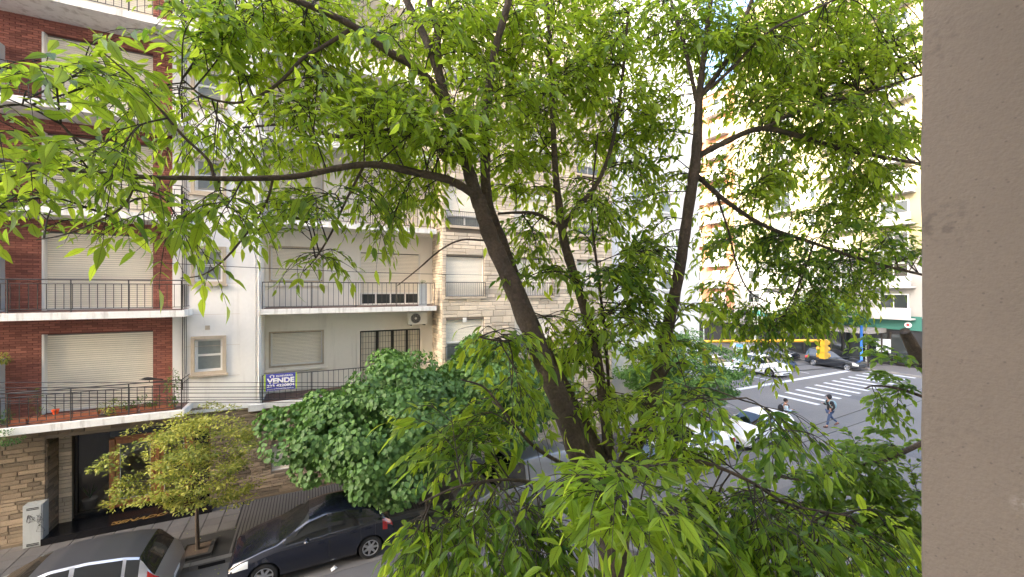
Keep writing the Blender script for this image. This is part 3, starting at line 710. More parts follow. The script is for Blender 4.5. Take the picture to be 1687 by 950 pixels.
pc = MB()
for k in range(5): pc.tube([(rx1 - .46, 16.76, ZF[1] + .92), (rx1 - .46 + random.Random(k).uniform(-.1, .1), 16.76, ZF[1] + 1.08)], .012, 4)
# wire cage on the upper balcony
cg = MB(); zc = ZF[3] + 0
for i in range(9): cg.box(xB + .1 + i * .22, xB + .108 + i * .22, 16.62, 16.628, zc + .9, zc + 2.6)
for i in range(9): cg.box(xB + .1, xB + 1.9, 16.622, 16.63, zc + .9 + i * .2, zc + .907 + i * .2)
cg.build('wire_cage', 'iron', B)

ac = thing('air_conditioner', 'cream outdoor air conditioner unit mounted high beneath the white balcony slab', 'air conditioner', (fx(674, 17.2), 17.2, fz(690, 534, 17.2)))
aw = fx(704, 17.2) - fx(674, 17.2); ah = fz(690, 514, 17.2) - fz(690, 534, 17.2)
MB().box(0, aw, 0, .3, 0, ah).build('case', 'ac_white', ac)
MB().cyl((aw * .36, -.004, ah * .5), ah * .40, .006, 20, 'y').build('fan_opening', 'black', ac)
fg = MB()
for r_ in (.12, .2, .28, .36): fg.tube([(aw * .36 + ah * r_ * math.cos(t), -.012, ah * .5 + ah * r_ * math.sin(t)) for t in np.linspace(0, 2 * math.pi, 17)], .004, 4, False)
fg.cyl((aw * .36, -.016, ah * .5), ah * .09, .008, 10, 'y'); fg.build('fan_grille', 'ac_white', ac)
MB().box(.08, .12, .0, .72, -.05, -.001).box(aw - .12, aw - .08, 0, .72, -.05, -.001).build('bracket', 'iron', ac)
# sale sign on the lower railing
sx0, sx1 = fx(436, 16.5), fx(488, 16.5); sz1 = fz(460, 615.5, 16.5); sz0 = fz(460, 643, 16.5)
sg = thing('sale_sign', 'blue and white VENDE for-sale banner tied to the lower balcony railing', 'sign', (sx0, 16.56, sz0)); W_, H_ = sx1 - sx0, sz1 - sz0
MB().box(0, W_, 0, .012, 0, H_).build('board', 'blue_sign', sg)
MB().box(-.02, .025, -.004, .014, 0, H_).box(W_ - .025, W_ + .02, -.004, .014, 0, H_).build('lime_edge', 'lime', sg)
text('ECHEVERRÍA', sg, 'lettering', 'sign_white', W_ * .36, H_ * .80, W_ * .54, H_ * .13, -.001, bold=.02)
text('VENDE', sg, 'lettering', 'sign_white', W_ * .06, H_ * .42, W_ * .88, H_ * .32, -.001, bold=.045)
text('223 4220804', sg, 'lettering', 'sign_white', W_ * .06, H_ * .21, W_ * .88, H_ * .16, -.001, bold=.035)
text('www.echeverria.com.ar', sg, 'lettering', 'sign_white', W_ * .06, H_ * .05, W_ * .88, H_ * .10, -.001, bold=.01)
hs = MB().box(W_ * .16, W_ * .19, -.003, -.001, H_ * .78, H_ * .88).box(W_ * .26, W_ * .29, -.003, -.001, H_ * .78, H_ * .88)
hs.add([(W_ * .13, -.002, H_ * .86), (W_ * .225, -.002, H_ * .97), (W_ * .32, -.002, H_ * .86), (W_ * .29, -.002, H_ * .86), (W_ * .225, -.002, H_ * .93), (W_ * .16, -.002, H_ * .86)], [(0, 1, 4, 5), (1, 2, 3, 4)])
hs.build('house_logo', 'sign_white', sg)

# ================================================================== STONE BUILDING
C_ = thing('stone_building', 'beige stone clad apartment building with shuttered windows behind the ash tree', 'building', (0, 0, 0))
YC = 16.5; xD = fx(1008, YC); hC = []
cols = [(fx(735, YC), fx(797, YC)), (fx(848, YC), fx(910, YC)), (fx(950, YC), fx(990, YC))]
lv = [(fz(765, 592, YC), fz(765, 541, YC)), (fz(765, 488, YC), fz(765, 422, YC))]
zl = lv[1][0]; H2 = lv[1][1] - lv[1][0]
LV = [(lv[0][0], lv[0][0] + H2), (lv[1][0], lv[1][1])] + [(zl + 3.0 * k, zl + 3.0 * k + H2) for k in range(1, 5)]
for a, b in cols:
    for z0, z1 in LV: hC.append((a, b, z0, z1))
wall('wall', 'mortar_stone', C_, xC, xD, 0, 27, YC, hC, .2, 5)
lay(C_, 'stone', 'stone', [(xC, xD, .1, 27)], hC, YC, h=(.13, .30), l=(.3, .85), joint=.014, prot=.03, seed=21, bond=False, single=250, score=lambda px, py: 10 if 700 < px < 860 and 400 < py < 600 else 0)
lay(C_, 'stone', 'stone', [(YC, YR, 3.7, 26)], [], 0, h=(.09, .17), l=(.35, .7), joint=.014, prot=.025, seed=22, bond=False, single=50, side=(xC, -1))
for ci, (a, b) in enumerate(cols):
    for k, (z0, z1) in enumerate(LV):
        MB().box(a - .09, b + .09, YC - .10, YC + .06, z0 - .1, z0 - .003).build('sill', 'frame_beige', C_)
        part = .42 if k == 0 else (.0 if k == 1 else .25)
        if k == 2 and ci == 1:
            sash(C_, a, b, z0, z1, YC + .08, panes=((0, .5, 0, 1), (.5, 1, 0, 1)), gl='curtain')
            MB().box(a, b, YC + .02, YC + .07, z1 - .2, z1).build('shutter_box', 'paint_white', C_); continue
        sb = z0 + (z1 - z0) * part
        if part > 0: sash(C_, a + .02, b - .02, z0, sb + .02, YC + .11, panes=((0, .5, 0, 1), (.5, 1, 0, 1)))
        shutter(C_, a + .03, b - .03, sb + .03, z1, YC + .08, .055, single=(k < 2 and ci < 1))
        railing(C_, [(a - .04, YC - .09), (b + .04, YC - .09)], z0 - .02, .62, .09, 3, low=.04, single=(k < 2 and ci < 2))
MB().box(fx(762, YC), fx(768, YC), YC - .05, YC - .02, fz(765, 530, YC), fz(765, 523, YC)).build('vent_grille', 'paint_white', C_)
sat = MB().lathe((fx(833, 16.3), 16.3, fz(833, 588, 16.3)), [(.02, 0), (.10, .03), (.12, .1), (.10, .17), (.02, .2)])
sat.build('round_lamp', 'black', C_)

# ================================================================== PLAIN WHITE BUILDING at the corner
D = thing('corner_building', 'plain bright white painted building at the corner with few small windows', 'building', (0, 0, 0))
xE = fx(1152, YW); hD = []
for p0, p1, y0, y1 in ((1042, 1063, 475, 440), (1010, 1026, 218, 175), (1042, 1063, 345, 312), (1090, 1108, 478, 445), (1090, 1108, 350, 318), (1042, 1063, 215, 185)):
    pm = (p0 + p1) / 2; hD.append((fx(p0, YW), fx(p1, YW), fz(pm, y0, YW), fz(pm, y1, YW)))
wall('wall', 'plaster_white', D, xD + .005, xE, 0, 24.5, YW, hD, .14, 9)
for h in hD: sash(D, *h, YW + .08, w=.06); MB().box(h[0] - .08, h[1] + .08, YW - .07, YW + .01, h[2] - .07, h[2] - .003).build('sill', 'slab_white', D)
MB().box(xD + .01, xE + .1, YW - .12, YW - .003, 24.3, 24.6).build('cornice', 'slab_white', D)
MB().box(fx(1050, YW), fx(1130, YW), YW - .05, YW - .003, .3, 2.8).build('garage_door', 'metal_grey', D)

# ================================================================== FAR BUILDINGS across the side street (facades on x = const, facing -x)
def far_tower(name, label, X, y0, y1, H, m, fl, cols, base=4.6, bm='far_grey', basefl=2, bal=True, slabm='far_white', deep=18):
    """cols: (y0, y1, has balcony); each window its own part with its pane below it"""
    o = thing(name, label, 'building', (0, 0, 0))
    MB().box(X, X + deep, y0, y1, base + basefl * fl * (1 if bm else 0), H).build('wall', m, o)
    if basefl: MB().box(X + .02, X + deep, y0 + .01, y1 - .01, base, base + basefl * fl - .002).build('lower_wall', bm, o)
    MB().box(X + .1, X + deep, y0 + .02, y1 - .02, 0, base - .002).build('shop_wall', 'shop_dark', o)
    n = int((H - base) / fl)
    for k in range(n):
        z = base + k * fl
        for (a, b, kind) in cols:
            wz0, wz1 = (z + .1, z + 2.25) if kind else (z + .95, z + 2.2)
            f = MB().box(X - .05, X - .003, a, b, wz0, wz1).build('window', 'paint_white', o)
            r_ = random.Random(int(a * 10) + k * 7)
            MB().box(X - .06, X - .052, a + .1, (a + b) / 2 - .04, wz0 + .1, wz1 - .1).build('pane', r_.choice(['glass', 'glass', 'curtain', 'bathroom_glass']), f)
            MB().box(X - .06, X - .052, (a + b) / 2 + .04, b - .1, wz0 + .1, wz1 - .1).build('pane', r_.choice(['glass', 'curtain', 'bathroom_glass']), f)
            if kind:
                MB().box(X - 1.05, X - .004, a - .5, b + .5, z - .16, z).build('balcony_slab', slabm, o)
                if kind == 2: MB().box(X - 1.04, X - .98, a - .48, b + .48, z + .003, z + .95).build('balcony_parapet', slabm, o)
                else:
                    q = MB().tube([(X - 1, a - .45, z + .95), (X - 1, b + .45, z + .95)], .02, 4); yy = a - .45
                    while yy < b + .45: q.box(X - 1.01, X - .99, yy, yy + .02, z, z + .94); yy += .16
                    q.build('railing', 'iron', o)
    MB().box(X - .25, X + deep, y0, y1, H, H + .35).build('cornice', slabm, o)
    return o
yO0 = gx(1212, XFB); yO1 = yO0 + 9
yel = far_tower('yellow_tower', 'tall pale yellow apartment tower with stacked white balconies across the side street', XFB, 16.7, yO0 - .6, 43, 'far_yellow', 2.95,
                [(17.6, 19.8, 2), (22.0, 24.0, 1), (25.4, 26.6, 0), (28.0, 30.2, 1), (31.6, 33.2, 0)], 4.75)
far_tower('orange_tower', 'orange rendered apartment tower left of the yellow tower with white balconies', XFB, yO0, yO1, 34.5, 'far_orange', 2.95, [(yO0 + 1.4, yO0 + 3.4, 2), (yO0 + 5.2, yO0 + 7.2, 2)], 4.75, 'far_orange')
MB().box(XFB - .3, XFB + 4, yO0 - .58, yO0 - .004, 0, 41).build('pier', 'far_grey', yel)
far_tower('distant_block', 'white apartment block furthest along the side street, mostly behind leaves', XFB, yO1 + .01, yO1 + 24, 30, 'far_white', 2.95, [(yO1 + 1.5 + 4 * k, yO1 + 3.5 + 4 * k, 2) for k in range(5)], 4.75)
# ground floor of the yellow tower: green fascia, shop fronts
gb_ = MB().box(XFB - .12, XFB - .004, 16.7, 24.5, 3.6, 4.9).build('green_fascia', 'far_green', yel)
MB().box(XFB - .12, XFB - .004, 26.5, 32.5, 3.9, 4.8).build('green_fascia', 'far_green', yel)
for k in range(9):
    y_ = 17.3 + k * 1.9; MB().box(XFB + .0, XFB + .09, y_, y_ + 1.6, .5, 3.1).build('shop_window', 'glass', yel)
    MB().box(XFB - .02, XFB + .098, y_ + 1.62, y_ + 1.72, .15, 3.3).build('shop_mullion', 'metal_grey' if k % 2 else 'dark_frame', yel)
MB().box(XFB - .14, XFB - .06, 18.9, 20.0, 1.3, 2.6).build('poster', 'poster', yel)
MB().cyl((XFB - .22, 17.6, 4.1), .26, .06, 16, 'x').build('round_sign', 'sign_white', yel)
MB().cyl((XFB - .235, 17.6, 4.1), .12, .014, 16, 'x').build('round_sign_mark', 'sign_red', yel)
sn = MB().box(XFB - .5, XFB - .42, 25.4, 31.6, 3.15, 3.75).build('shop_sign', 'sign_white', yel)
mk = MB(); y_ = 31.2
for k in range(8): mk.box(XFB - .515, XFB - .503, y_ - .42, y_ - .3, 3.3, 3.62).box(XFB - .516, XFB - .502, y_ - .3, y_ - .12, 3.5, 3.6); y_ -= .72
mk.build('red_mark', 'sign_red', sn)
cn = thing('entrance_canopy', 'grey flat canopy on thin dark posts in front of the corner shop', 'canopy', (0, 0, 0))
MB().box(46.6, XFB - .15, 19.2, 22.6, 3.25, 3.65).build('roof', 'canopy_grey', cn)
for (a, b) in ((46.75, 19.35), (49.3, 19.35), (46.75, 22.4)): MB().box(a - .05, a + .05, b - .05, b + .05, .13, 3.25).build('post', 'dark_frame', cn)
cn2 = thing('shop_awning', 'long dark grey awning over the shopfronts behind the dumpster', 'awning', (0, 0, 0))
MB().add([(47.2, 28.5, 3.5), (47.2, 46, 3.5), (XFB - .01, 46, 4.1), (XFB - .01, 28.5, 4.1), (47.2, 28.5, 3.2), (47.2, 46, 3.2), (XFB - .01, 46, 3.2), (XFB - .01, 28.5, 3.2)],
         [(0, 3, 2, 1), (4, 5, 6, 7), (0, 1, 5, 4), (0, 4, 7, 3), (1, 2, 6, 5)]).build('sheet', 'canopy_grey', cn2)
for y_ in (28.8, 33, 37.5, 42): MB().box(47.25, 47.35, y_, y_ + .1, .13, 3.2).build('post', 'metal_grey', cn2)
far_tower('end_block', 'cream apartment block filling the street corner right of the yellow tower', 62, -10, 2, 30, 'far_yellow', 2.95, [(-2, 0, 1)], 4.75)

# ================================================================== OUR OWN BUILDING: balcony pier close on the right, the block behind us
O = thing('home_building', 'rough beige plaster pier of our own balcony close at the right edge', 'building', (0, 0, 0))
xp, yp = 1.20, 1.20 * (FWD[1] - (1517 - CX) / F * FWD[0]) / (FWD[0] + (1517 - CX) / F * RGT[0])
yp = gx(1516.5, xp)
pr = MB(); e = .006
poly = [(xp, -.62), (xp + .17, -.62), (xp + .17, yp - e), (xp + .17 - e, yp), (xp + e * 1.0, yp), (xp + .002, yp - .003), (xp, yp - e)]
nz = 60; vs_ = []; rz_ = random.Random(4)
for i in range(nz + 1):
    z = 5.6 + 3.4 * i / nz
    for k, (a, b) in enumerate(poly): j = .0012 * math.sin(z * 9.1) + rz_.uniform(-.0008, .0008) if k > 2 else 0; vs_.append((a, b + j, z))
n_ = len(poly); pr.add(vs_, [(i * n_ + k, i * n_ + (k + 1) % n_, (i + 1) * n_ + (k + 1) % n_, (i + 1) * n_ + k) for i in range(nz) for k in range(n_)] + [tuple(range(n_))[::-1], tuple(range(nz * n_, nz * n_ + n_))])
pr.build('pier', 'pier', O)
MB().box(-45, 21.5, -14, -.62, 0, 36).build('block', 'own_wall', O)
MB().box(-2.2, xp + .17, -.615, .38, 5.62, 5.8).build('balcony_floor', 'own_wall', O)
MB().box(-2.2, xp + .17, -.615, .38, 8.72, 8.9).build('balcony_ceiling', 'own_wall', O)

# ================================================================== CARS
def lerp_pts(P, x):
    P = np.array(P, float); return np.interp(x, P[:, 0], P[:, 1])
def smooth_pts(P, x):
    """smooth curve through points (x, value)"""
    P = np.array(P, float); xs = np.linspace(P[0, 0], P[-1, 0], 240); y = np.interp(xs, P[:, 0], P[:, 1])
    k = np.hanning(11); k /= k.sum(); y2 = np.convolve(np.pad(y, 5, 'edge'), k, 'valid'); return np.interp(x, xs, y2)
def make_car(name, label, cat, paint, L_, W_, H_, top, belt, pillars, wheels, loc, rz, wr=.31, roof_m=None, wind=None, back=None, spokes=7, group=None, taper=.70, lightz=(.52, .72), tailz=(.6, 1.0), tail_up=False):
    """top, belt: (x, z) lines from nose to tail; pillars: x ranges that stay painted; wind/back: x ranges of the screens"""
    o = thing(name, label, cat, loc, rz, group)
    xs = sorted(set(np.round(np.concatenate([np.linspace(0, L_, 84), [.02, .05, L_ - .02, L_ - .05], *[[a, b] for a, b in pillars], wind, back]), 4)))
    xs = np.array(xs); T = smooth_pts(top, xs); Bz = smooth_pts(belt, xs)
    hw = W_ / 2 * np.clip(1 - .17 * np.clip((.55 - xs) / .55, 0, 1) ** 2.2 - .11 * np.clip((xs - L_ + .5) / .5, 0, 1) ** 2.2, 0, 1)
    zs = .20 + .06 * np.clip((.3 - xs) / .3, 0, 1) + .09 * np.clip((xs - L_ + .3) / .3, 0, 1)
    nv = 15; V = []; 
    for i, x in enumerate(xs):
        t = min(1, max(0, (T[i] - Bz[i]) / (H_ - .95 + 1e-6))); w_ = hw[i]; b = min(Bz[i], T[i] - .03)
        rw = w_ * (.93 * (1 - t) + taper * t) * .985; re = max(b + .015, T[i] - .055 * t - .012)
        sec = [(w_ * .90, zs[i]), (w_ * .975, zs[i] + .07), (w_ * .995, zs[i] + .20), (w_, .52), (w_ * .992, .52 + (b - .52) * .45), (w_ * .975, .52 + (b - .52) * .8), (w_ * .955, b - .004), (w_ * .93, b + .012)]
        for q in (.33, .66): sec.append((w_ * .93 + (rw - w_ * .93) * q + .010 * math.sin(q * 3.1), b + .012 + (re - b - .012) * q))
        sec += [(rw, re), (rw * .93, re + (T[i] - re) * .62), (rw * .72, T[i] - .004), (rw * .38, T[i] + .008), (0, T[i] + .012)]
        V.append([(x, -y, z) for y, z in sec] + [(x, y, z) for y, z in sec[-2::-1]])
    m_ = len(V[0]); V = np.array(V); half = nv - 1
    inside = np.zeros((len(xs), m_), bool); AR = wr + .055
    for wx in wheels:
        dx = V[:, :, 0] - wx; dz = V[:, :, 2] - wr; r = np.hypot(dx, dz); side = (np.arange(m_) <= 6) | (np.arange(m_) >= m_ - 7)
        q = (r < AR) & side[None, :]; s_ = np.where(r > 1e-4, AR / np.maximum(r, 1e-4), 1)
        up = np.maximum(dz, .0) + 1e-3
        V[:, :, 0] = np.where(q, wx + dx * s_, V[:, :, 0]); V[:, :, 2] = np.where(q, np.maximum(wr + dz * s_, zs.min()), V[:, :, 2]); inside |= q
    parts = {}
    def part(nm, quad):
        parts.setdefault(nm, []).append(quad)
    for i in range(len(xs) - 1):
        xm = (xs[i] + xs[i + 1]) / 2; inp = any(a <= xm <= b for a, b in pillars)
        for v in range(m_ - 1):
            q = (i * m_ + v, i * m_ + v + 1, (i + 1) * m_ + v + 1, (i + 1) * m_ + v)
            if inside[i, v] and inside[i, v + 1] and inside[i + 1, v] and inside[i + 1, v + 1]: continue
            u = v if v < half else m_ - 2 - v; sd = 0 if v < half else 1
            tl_ = T[i] - Bz[i]; tr_ = T[i + 1] - Bz[i + 1]; gh = min(tl_, tr_)
            zc = V[i, v, 2] * .5 + V[i, v + 1, 2] * .5; nm = ('body', 0)
            if wind[0] <= xm <= wind[1] and u >= 11: nm = ('windscreen', 0)
            elif back[0] <= xm <= back[1] and u >= 10: nm = ('rear_window', 0)
            elif 7 <= u <= 9 and gh > .16 and not inp and wind[0] + .14 < xm < back[1] - .06:
                k = sum(1 for a, b in pillars if xm > b); nm = ('window', sd * 10 + k)
            elif u >= 11 and wind[1] < xm < back[0] and roof_m: nm = ('roof', 0)
            elif xm < .42 and lightz[0] < zc < lightz[1] and 3 <= u <= 6 : nm = ('headlight', sd)
            elif xm > L_ - .34 and tailz[0] < zc < tailz[1] and 4 <= u <= (8 if tail_up else 5): nm = ('taillight', sd)
            part(nm, q)
    part(('body', 0), tuple(range(m_))[::-1]); part(('body', 0), tuple((len(xs) - 1) * m_ + k for k in range(m_)))
    VV = V.reshape(-1, 3); MM = {'body': paint, 'windscreen': 'car_glass', 'rear_window': 'car_glass', 'window': 'car_glass', 'roof': roof_m or paint, 'headlight': 'lamp_clear', 'taillight': 'lamp_red'}
    for (nm, k), qs in parts.items():
        used = sorted({i for q in qs for i in q}); mp = {a: b for b, a in enumerate(used)}
        off = .0
        MB().add([VV[i] for i in used], [tuple(mp[i] for i in q)[::-1] for q in qs]).build(nm, MM[nm], o, smooth=True)
    wl = MB()
    for wx in wheels:
        for s_ in (-1, 1):
            y0 = s_ * (W_ / 2 - .03); y1 = s_ * (W_ / 2 - .32)
            n = 20; ring = [(wx + AR * 1.02 * math.cos(2 * math.pi * k / n), wr + AR * 1.02 * math.sin(2 * math.pi * k / n)) for k in range(n)]
            wl.add([(a, y0, max(b, .17)) for a, b in ring] + [(a, y1, max(b, .17)) for a, b in ring], [(k, (k + 1) % n, n + (k + 1) % n, n + k) for k in range(n)] + [tuple(range(n, 2 * n))])
    wl.box(.35, L_ - .35, -W_ / 2 + .33, W_ / 2 - .33, .17, .3); wl.build('wheel_well', 'black', o)
    for wx in wheels:
        for s_ in (-1, 1):
            yc = s_ * (W_ / 2 - .115); wv = link('wheel', None, o, loc=(wx, yc, wr)); n = 28; tv = []; prof = [(.62, -.5), (.93, -.5), (1, -.36), (1, .36), (.93, .5), (.66, .5), (.62, .40)]
            for r_, yy in prof:
                for k in range(n): a = 2 * math.pi * k / n; tv.append((wr * r_ * math.cos(a), s_ * .19 * yy, wr * r_ * math.sin(a)))
            MB().add(tv, [(i * n + k, i * n + (k + 1) % n, (i + 1) * n + (k + 1) % n, (i + 1) * n + k) for i in range(len(prof) - 1) for k in range(n)]).build('tyre', 'rubber', wv, smooth=True)
            rm = MB(); f0 = s_ * .085
            rm.tube([(wr * .655 * math.cos(t), f0, wr * .655 * math.sin(t)) for t in np.linspace(0, 2 * math.pi, 25)], .017, 5, False)
            for k in range(spokes):
                a = 2 * math.pi * k / spokes; e_ = (-math.sin(a), math.cos(a)); c_ = (math.cos(a), math.sin(a)); sp_ = []
                for r_, h_, yy in ((.12, .035, f0), (.63, .021, f0 * .96)):
                    for q_ in (-1, 1): sp_.append((wr * r_ * c_[0] + h_ * q_ * e_[0], yy, wr * r_ * c_[1] + h_ * q_ * e_[1]))
                rm.add(sp_ + [(x_, y_ - s_ * .03, z_) for x_, y_, z_ in sp_], [(0, 1, 3, 2), (0, 2, 6, 4), (1, 5, 7, 3), (4, 6, 7, 5)])
            rm.tube([(0, f0 - s_ * .02, 0), (0, f0 + s_ * .01, 0)], wr * .17, 10); rm.build('rim', 'rim', wv)
            MB().tube([(0, f0 - s_ * .06, 0), (0, f0 - s_ * .055, 0)], wr * .64, 20).build('brake_disc', 'iron', wv)
    ia = int(np.argmin(abs(xs - (wind[0] + .62))))
    for s_ in (-1, 1):
        x_ = xs[ia]; MB().ball((x_, s_ * (hw[ia] + .09), Bz[ia] + .05), (.075, .11, .065), 10, 7).tube([(x_, s_ * hw[ia] * .92, Bz[ia] - .0), (x_, s_ * (hw[ia] + .05), Bz[ia] + .02)], .02, 5).build('mirror', paint, o, smooth=True)
        for (a, b) in [p for p in pillars if wind[1] < p[0] < back[0]]:
            j = int(np.argmin(abs(xs - (a - .02)))); yj = s_ * (hw[j] * .99)
            MB().box(a - .24, a - .08, min(yj, yj + s_ * .028), max(yj, yj + s_ * .028), Bz[j] - .17, Bz[j] - .135).build('door_handle', paint, o)
            ln = [(a + .03, s_ * (abs(V[j, k, 1]) + .0008), V[j, k, 2]) for k in range(2, 7)]
            MB().tube(ln, .0045, 4).build('door_seam', 'black', o)
    MB().box(-.004, .06, -W_ * .26, W_ * .26, .30, .40).build('grille', 'black', o)
    MB().box(L_ - .03, L_ + .008, -.22, .22, .52 if H_ < 1.7 else .6, .63 if H_ < 1.7 else .71).build('number_plate', 'sign_white', o)
    return o
hatch = dict(L_=3.96, W_=1.74, H_=1.46, top=[(0, .60), (.05, .72), (.25, .80), (.7, .93), (1.05, 1.0), (1.75, 1.36), (2.2, 1.455), (2.7, 1.45), (3.2, 1.38), (3.5, 1.30), (3.72, 1.05), (3.9, .9), (3.96, .6)],
             belt=[(0, .56), (.3, .74), (1.0, .90), (2.0, .94), (3.0, .99), (3.6, 1.02), (3.96, .80)], pillars=[(2.22, 2.31), (3.02, 3.1), (3.40, 3.96)], wheels=(.76, 3.30), wind=(1.08, 1.78), back=(3.46, 3.76))
make_car('parked_car', 'dark blue black hatchback parked under the round-leaved tree', 'car', 'car_black', loc=(-1.83, 12.66, 0), rz=math.radians(.6), lightz=(.58, .80), tailz=(.78, 1.02), spokes=7, tail_up=True, group='cars parked along the far kerb', **hatch)
mpv = dict(L_=4.10, W_=1.72, H_=1.54, top=[(0, .60), (.1, .78), (.5, .9), (.9, 1.02), (1.5, 1.36), (2.1, 1.53), (2.7, 1.545), (3.3, 1.49), (3.62, 1.42), (3.84, 1.06), (4.0, .92), (4.10, .62)],
           belt=[(0, .58), (.4, .80), (1.1, .92), (2.2, .97), (3.2, 1.04), (3.8, 1.05), (4.10, .82)], pillars=[(1.55, 1.62), (2.42, 2.50), (3.3, 3.36), (3.60, 4.10)], wheels=(.80, 3.34), wind=(.95, 1.72), back=(3.58, 3.88))
make_car('parked_car', 'silver hatchback with charcoal roof parked at the bottom left corner', 'car', 'car_silver', roof_m='car_roof', loc=(-7.06, 12.62, 0), rz=0, tailz=(.72, 1.2), tail_up=True, group='cars parked along the far kerb', **mpv)
van = dict(L_=4.25, W_=1.80, H_=1.82, top=[(0, .66), (.1, .84), (.7, 1.0), (1.0, 1.12), (1.6, 1.62), (2.0, 1.80), (3.0, 1.82), (4.0, 1.80), (4.16, 1.70), (4.22, 1.2), (4.25, .7)],
           belt=[(0, .64), (.5, .86), (1.2, 1.02), (4.0, 1.06), (4.25, .9)], pillars=[(2.15, 2.25), (2.3, 4.25)], wheels=(.82, 3.52), wind=(1.02, 1.78), back=(4.14, 4.2))
make_car('parked_van', 'grey panel van parked behind the trunk of the ash tree', 'van', 'car_grey', loc=(4.22, 12.62, 0), rz=0, spokes=10, tailz=(.8, 1.1), **van)
h2 = dict(hatch); h2.update(L_=3.96)
make_car('parked_car', 'black hatchback parked right behind the grey van', 'car', 'car_dark', loc=(8.75, 12.66, 0), rz=0, group='cars parked along the far kerb', **h2)
sedan = dict(L_=4.25, W_=1.70, H_=1.42, top=[(0, .60), (.06, .74), (.5, .86), (1.15, .97), (1.8, 1.34), (2.2, 1.42), (2.9, 1.41), (3.2, 1.35), (3.65, 1.02), (4.1, .98), (4.22, .9), (4.25, .6)],
             belt=[(0, .58), (.4, .78), (1.2, .90), (2.4, .93), (3.4, .95), (4.25, .86)], pillars=[(2.30, 2.38), (3.22, 4.25)], wheels=(.78, 3.35), wind=(1.18, 1.84), back=(3.22, 3.66))
make_car('parked_car', 'white sedan with black windows parked behind leaves beside the pink haired person', 'car', 'car_white', loc=(12.8, 12.62, 0), rz=0, group='cars parked along the far kerb', **sedan)
make_car('parked_car', 'white hatchback parked nearest the corner, its rear wheel showing past the leaves', 'car', 'car_white', loc=(17.75, 12.66, 0), rz=0, group='cars parked along the far kerb', **hatch)
Q = math.pi / 2
make_car('near_parked_car', 'light blue hatchback on our side of the street, glimpsed at the bottom right', 'car', 'car_pale_blue', loc=(9.9, 3.6, 0), rz=0, **hatch)
suv = dict(L_=4.5, W_=1.84, H_=1.68, top=[(0, .72), (.06, .92), (.4, 1.02), (1.1, 1.12), (1.75, 1.55), (2.2, 1.67), (3.2, 1.66), (3.9, 1.58), (4.3, 1.15), (4.44, 1.0), (4.5, .7)],
           belt=[(0, .70), (.4, .94), (1.2, 1.04), (3.6, 1.10), (4.5, .95)], pillars=[(2.45, 2.53), (3.4, 3.48), (3.95, 4.5)], wheels=(.88, 3.58), wind=(1.12, 1.8), back=(3.98, 4.32), wr=.36)
make_car('white_suv', 'white sport utility vehicle waiting nearest the stop line', 'car', 'car_white', loc=(35.7, 20.35, 0), rz=Q, spokes=6, lightz=(.75, .95), **suv)
make_car('white_wagon', 'white station wagon waiting left of the white sport utility vehicle', 'car', 'car_white', loc=(32.4, 22.6, 0), rz=Q, spokes=6, lightz=(.6, .8), **dict(suv, H_=1.5, top=[(0, .62), (.06, .8), (.4, .92), (1.2, 1.02), (1.85, 1.4), (2.3, 1.49), (3.2, 1.48), (3.9, 1.42), (4.3, 1.1), (4.44, .95), (4.5, .65)], belt=[(0, .6), (.4, .84), (1.2, .93), (3.6, .98), (4.5, .85)], wr=.32))
make_car('blue_car', 'dark blue hatchback half hidden behind the white sport utility vehicle', 'car', 'car_blue', loc=(39.0, 21.7, 0), rz=Q, **hatch)
make_car('dark_car', 'dark small car parked by the far kerb of the side street', 'car', 'car_black', loc=(44.8, 24.6, 0), rz=Q, **sedan)
make_car('dark_van', 'charcoal people carrier parked beside the blue pole at the far corner', 'van', 'car_dark', loc=(44.7, 18.9, 0), rz=Q, spokes=6, **dict(van, L_=4.4, H_=1.7, top=[(0, .62), (.1, .8), (.6, .92), (1.2, 1.05), (1.9, 1.5), (2.3, 1.68), (3.4, 1.70), (4.1, 1.66), (4.3, 1.3), (4.37, 1.1), (4.4, .7)], pillars=[(2.45, 2.53), (3.3, 3.38), (4.05, 4.4)], wheels=(.82, 3.6), back=(4.12, 4.34)))

# motorbike in front of the wagon
mo = thing('motorcycle', 'small black motorcycle standing in front of the white wagon', 'motorcycle', (32.2, 21.0, 0), Q)
for x_ in (.32, 1.55):
    wv = link('wheel', None, mo, loc=(x_, 0, .31))
    MB().tube([(.29 * math.cos(t), 0, .29 * math.sin(t)) for t in np.linspace(0, 2 * math.pi, 21)], .045, 6, False).build('tyre', 'rubber', wv)
    sp = MB()
    for k in range(6): sp.tube([(0, 0, 0), (.27 * math.cos(k * 1.047), 0, .27 * math.sin(k * 1.047))], .01, 4)
    sp.build('rim', 'rim', wv)
MB().tube([(.32, .06, .31), (.62, .06, .95)], .025, 6).tube([(.32, -.06, .31), (.62, -.06, .95)], .025, 6).tube([(.6, -.34, 1.02), (.62, 0, .98), (.6, .34, 1.02)], .016, 5).build('fork', 'iron', mo)
MB().tube(catmull([(.62, 0, .85), (.9, 0, .5), (1.2, 0, .42), (1.55, 0, .32)]), .05, 6).box(.8, 1.1, -.12, .12, .3, .55).build('frame', 'iron', mo)
MB().ball((.9, 0, .83), (.24, .14, .13)).build('tank', 'car_black', mo, smooth=True)
MB().ball((1.4, 0, .83), (.38, .13, .08)).build('seat', 'black', mo, smooth=True)
MB().ball((.5, 0, .88), (.09, .09, .09)).build('headlight', 'lamp_clear', mo, smooth=True)

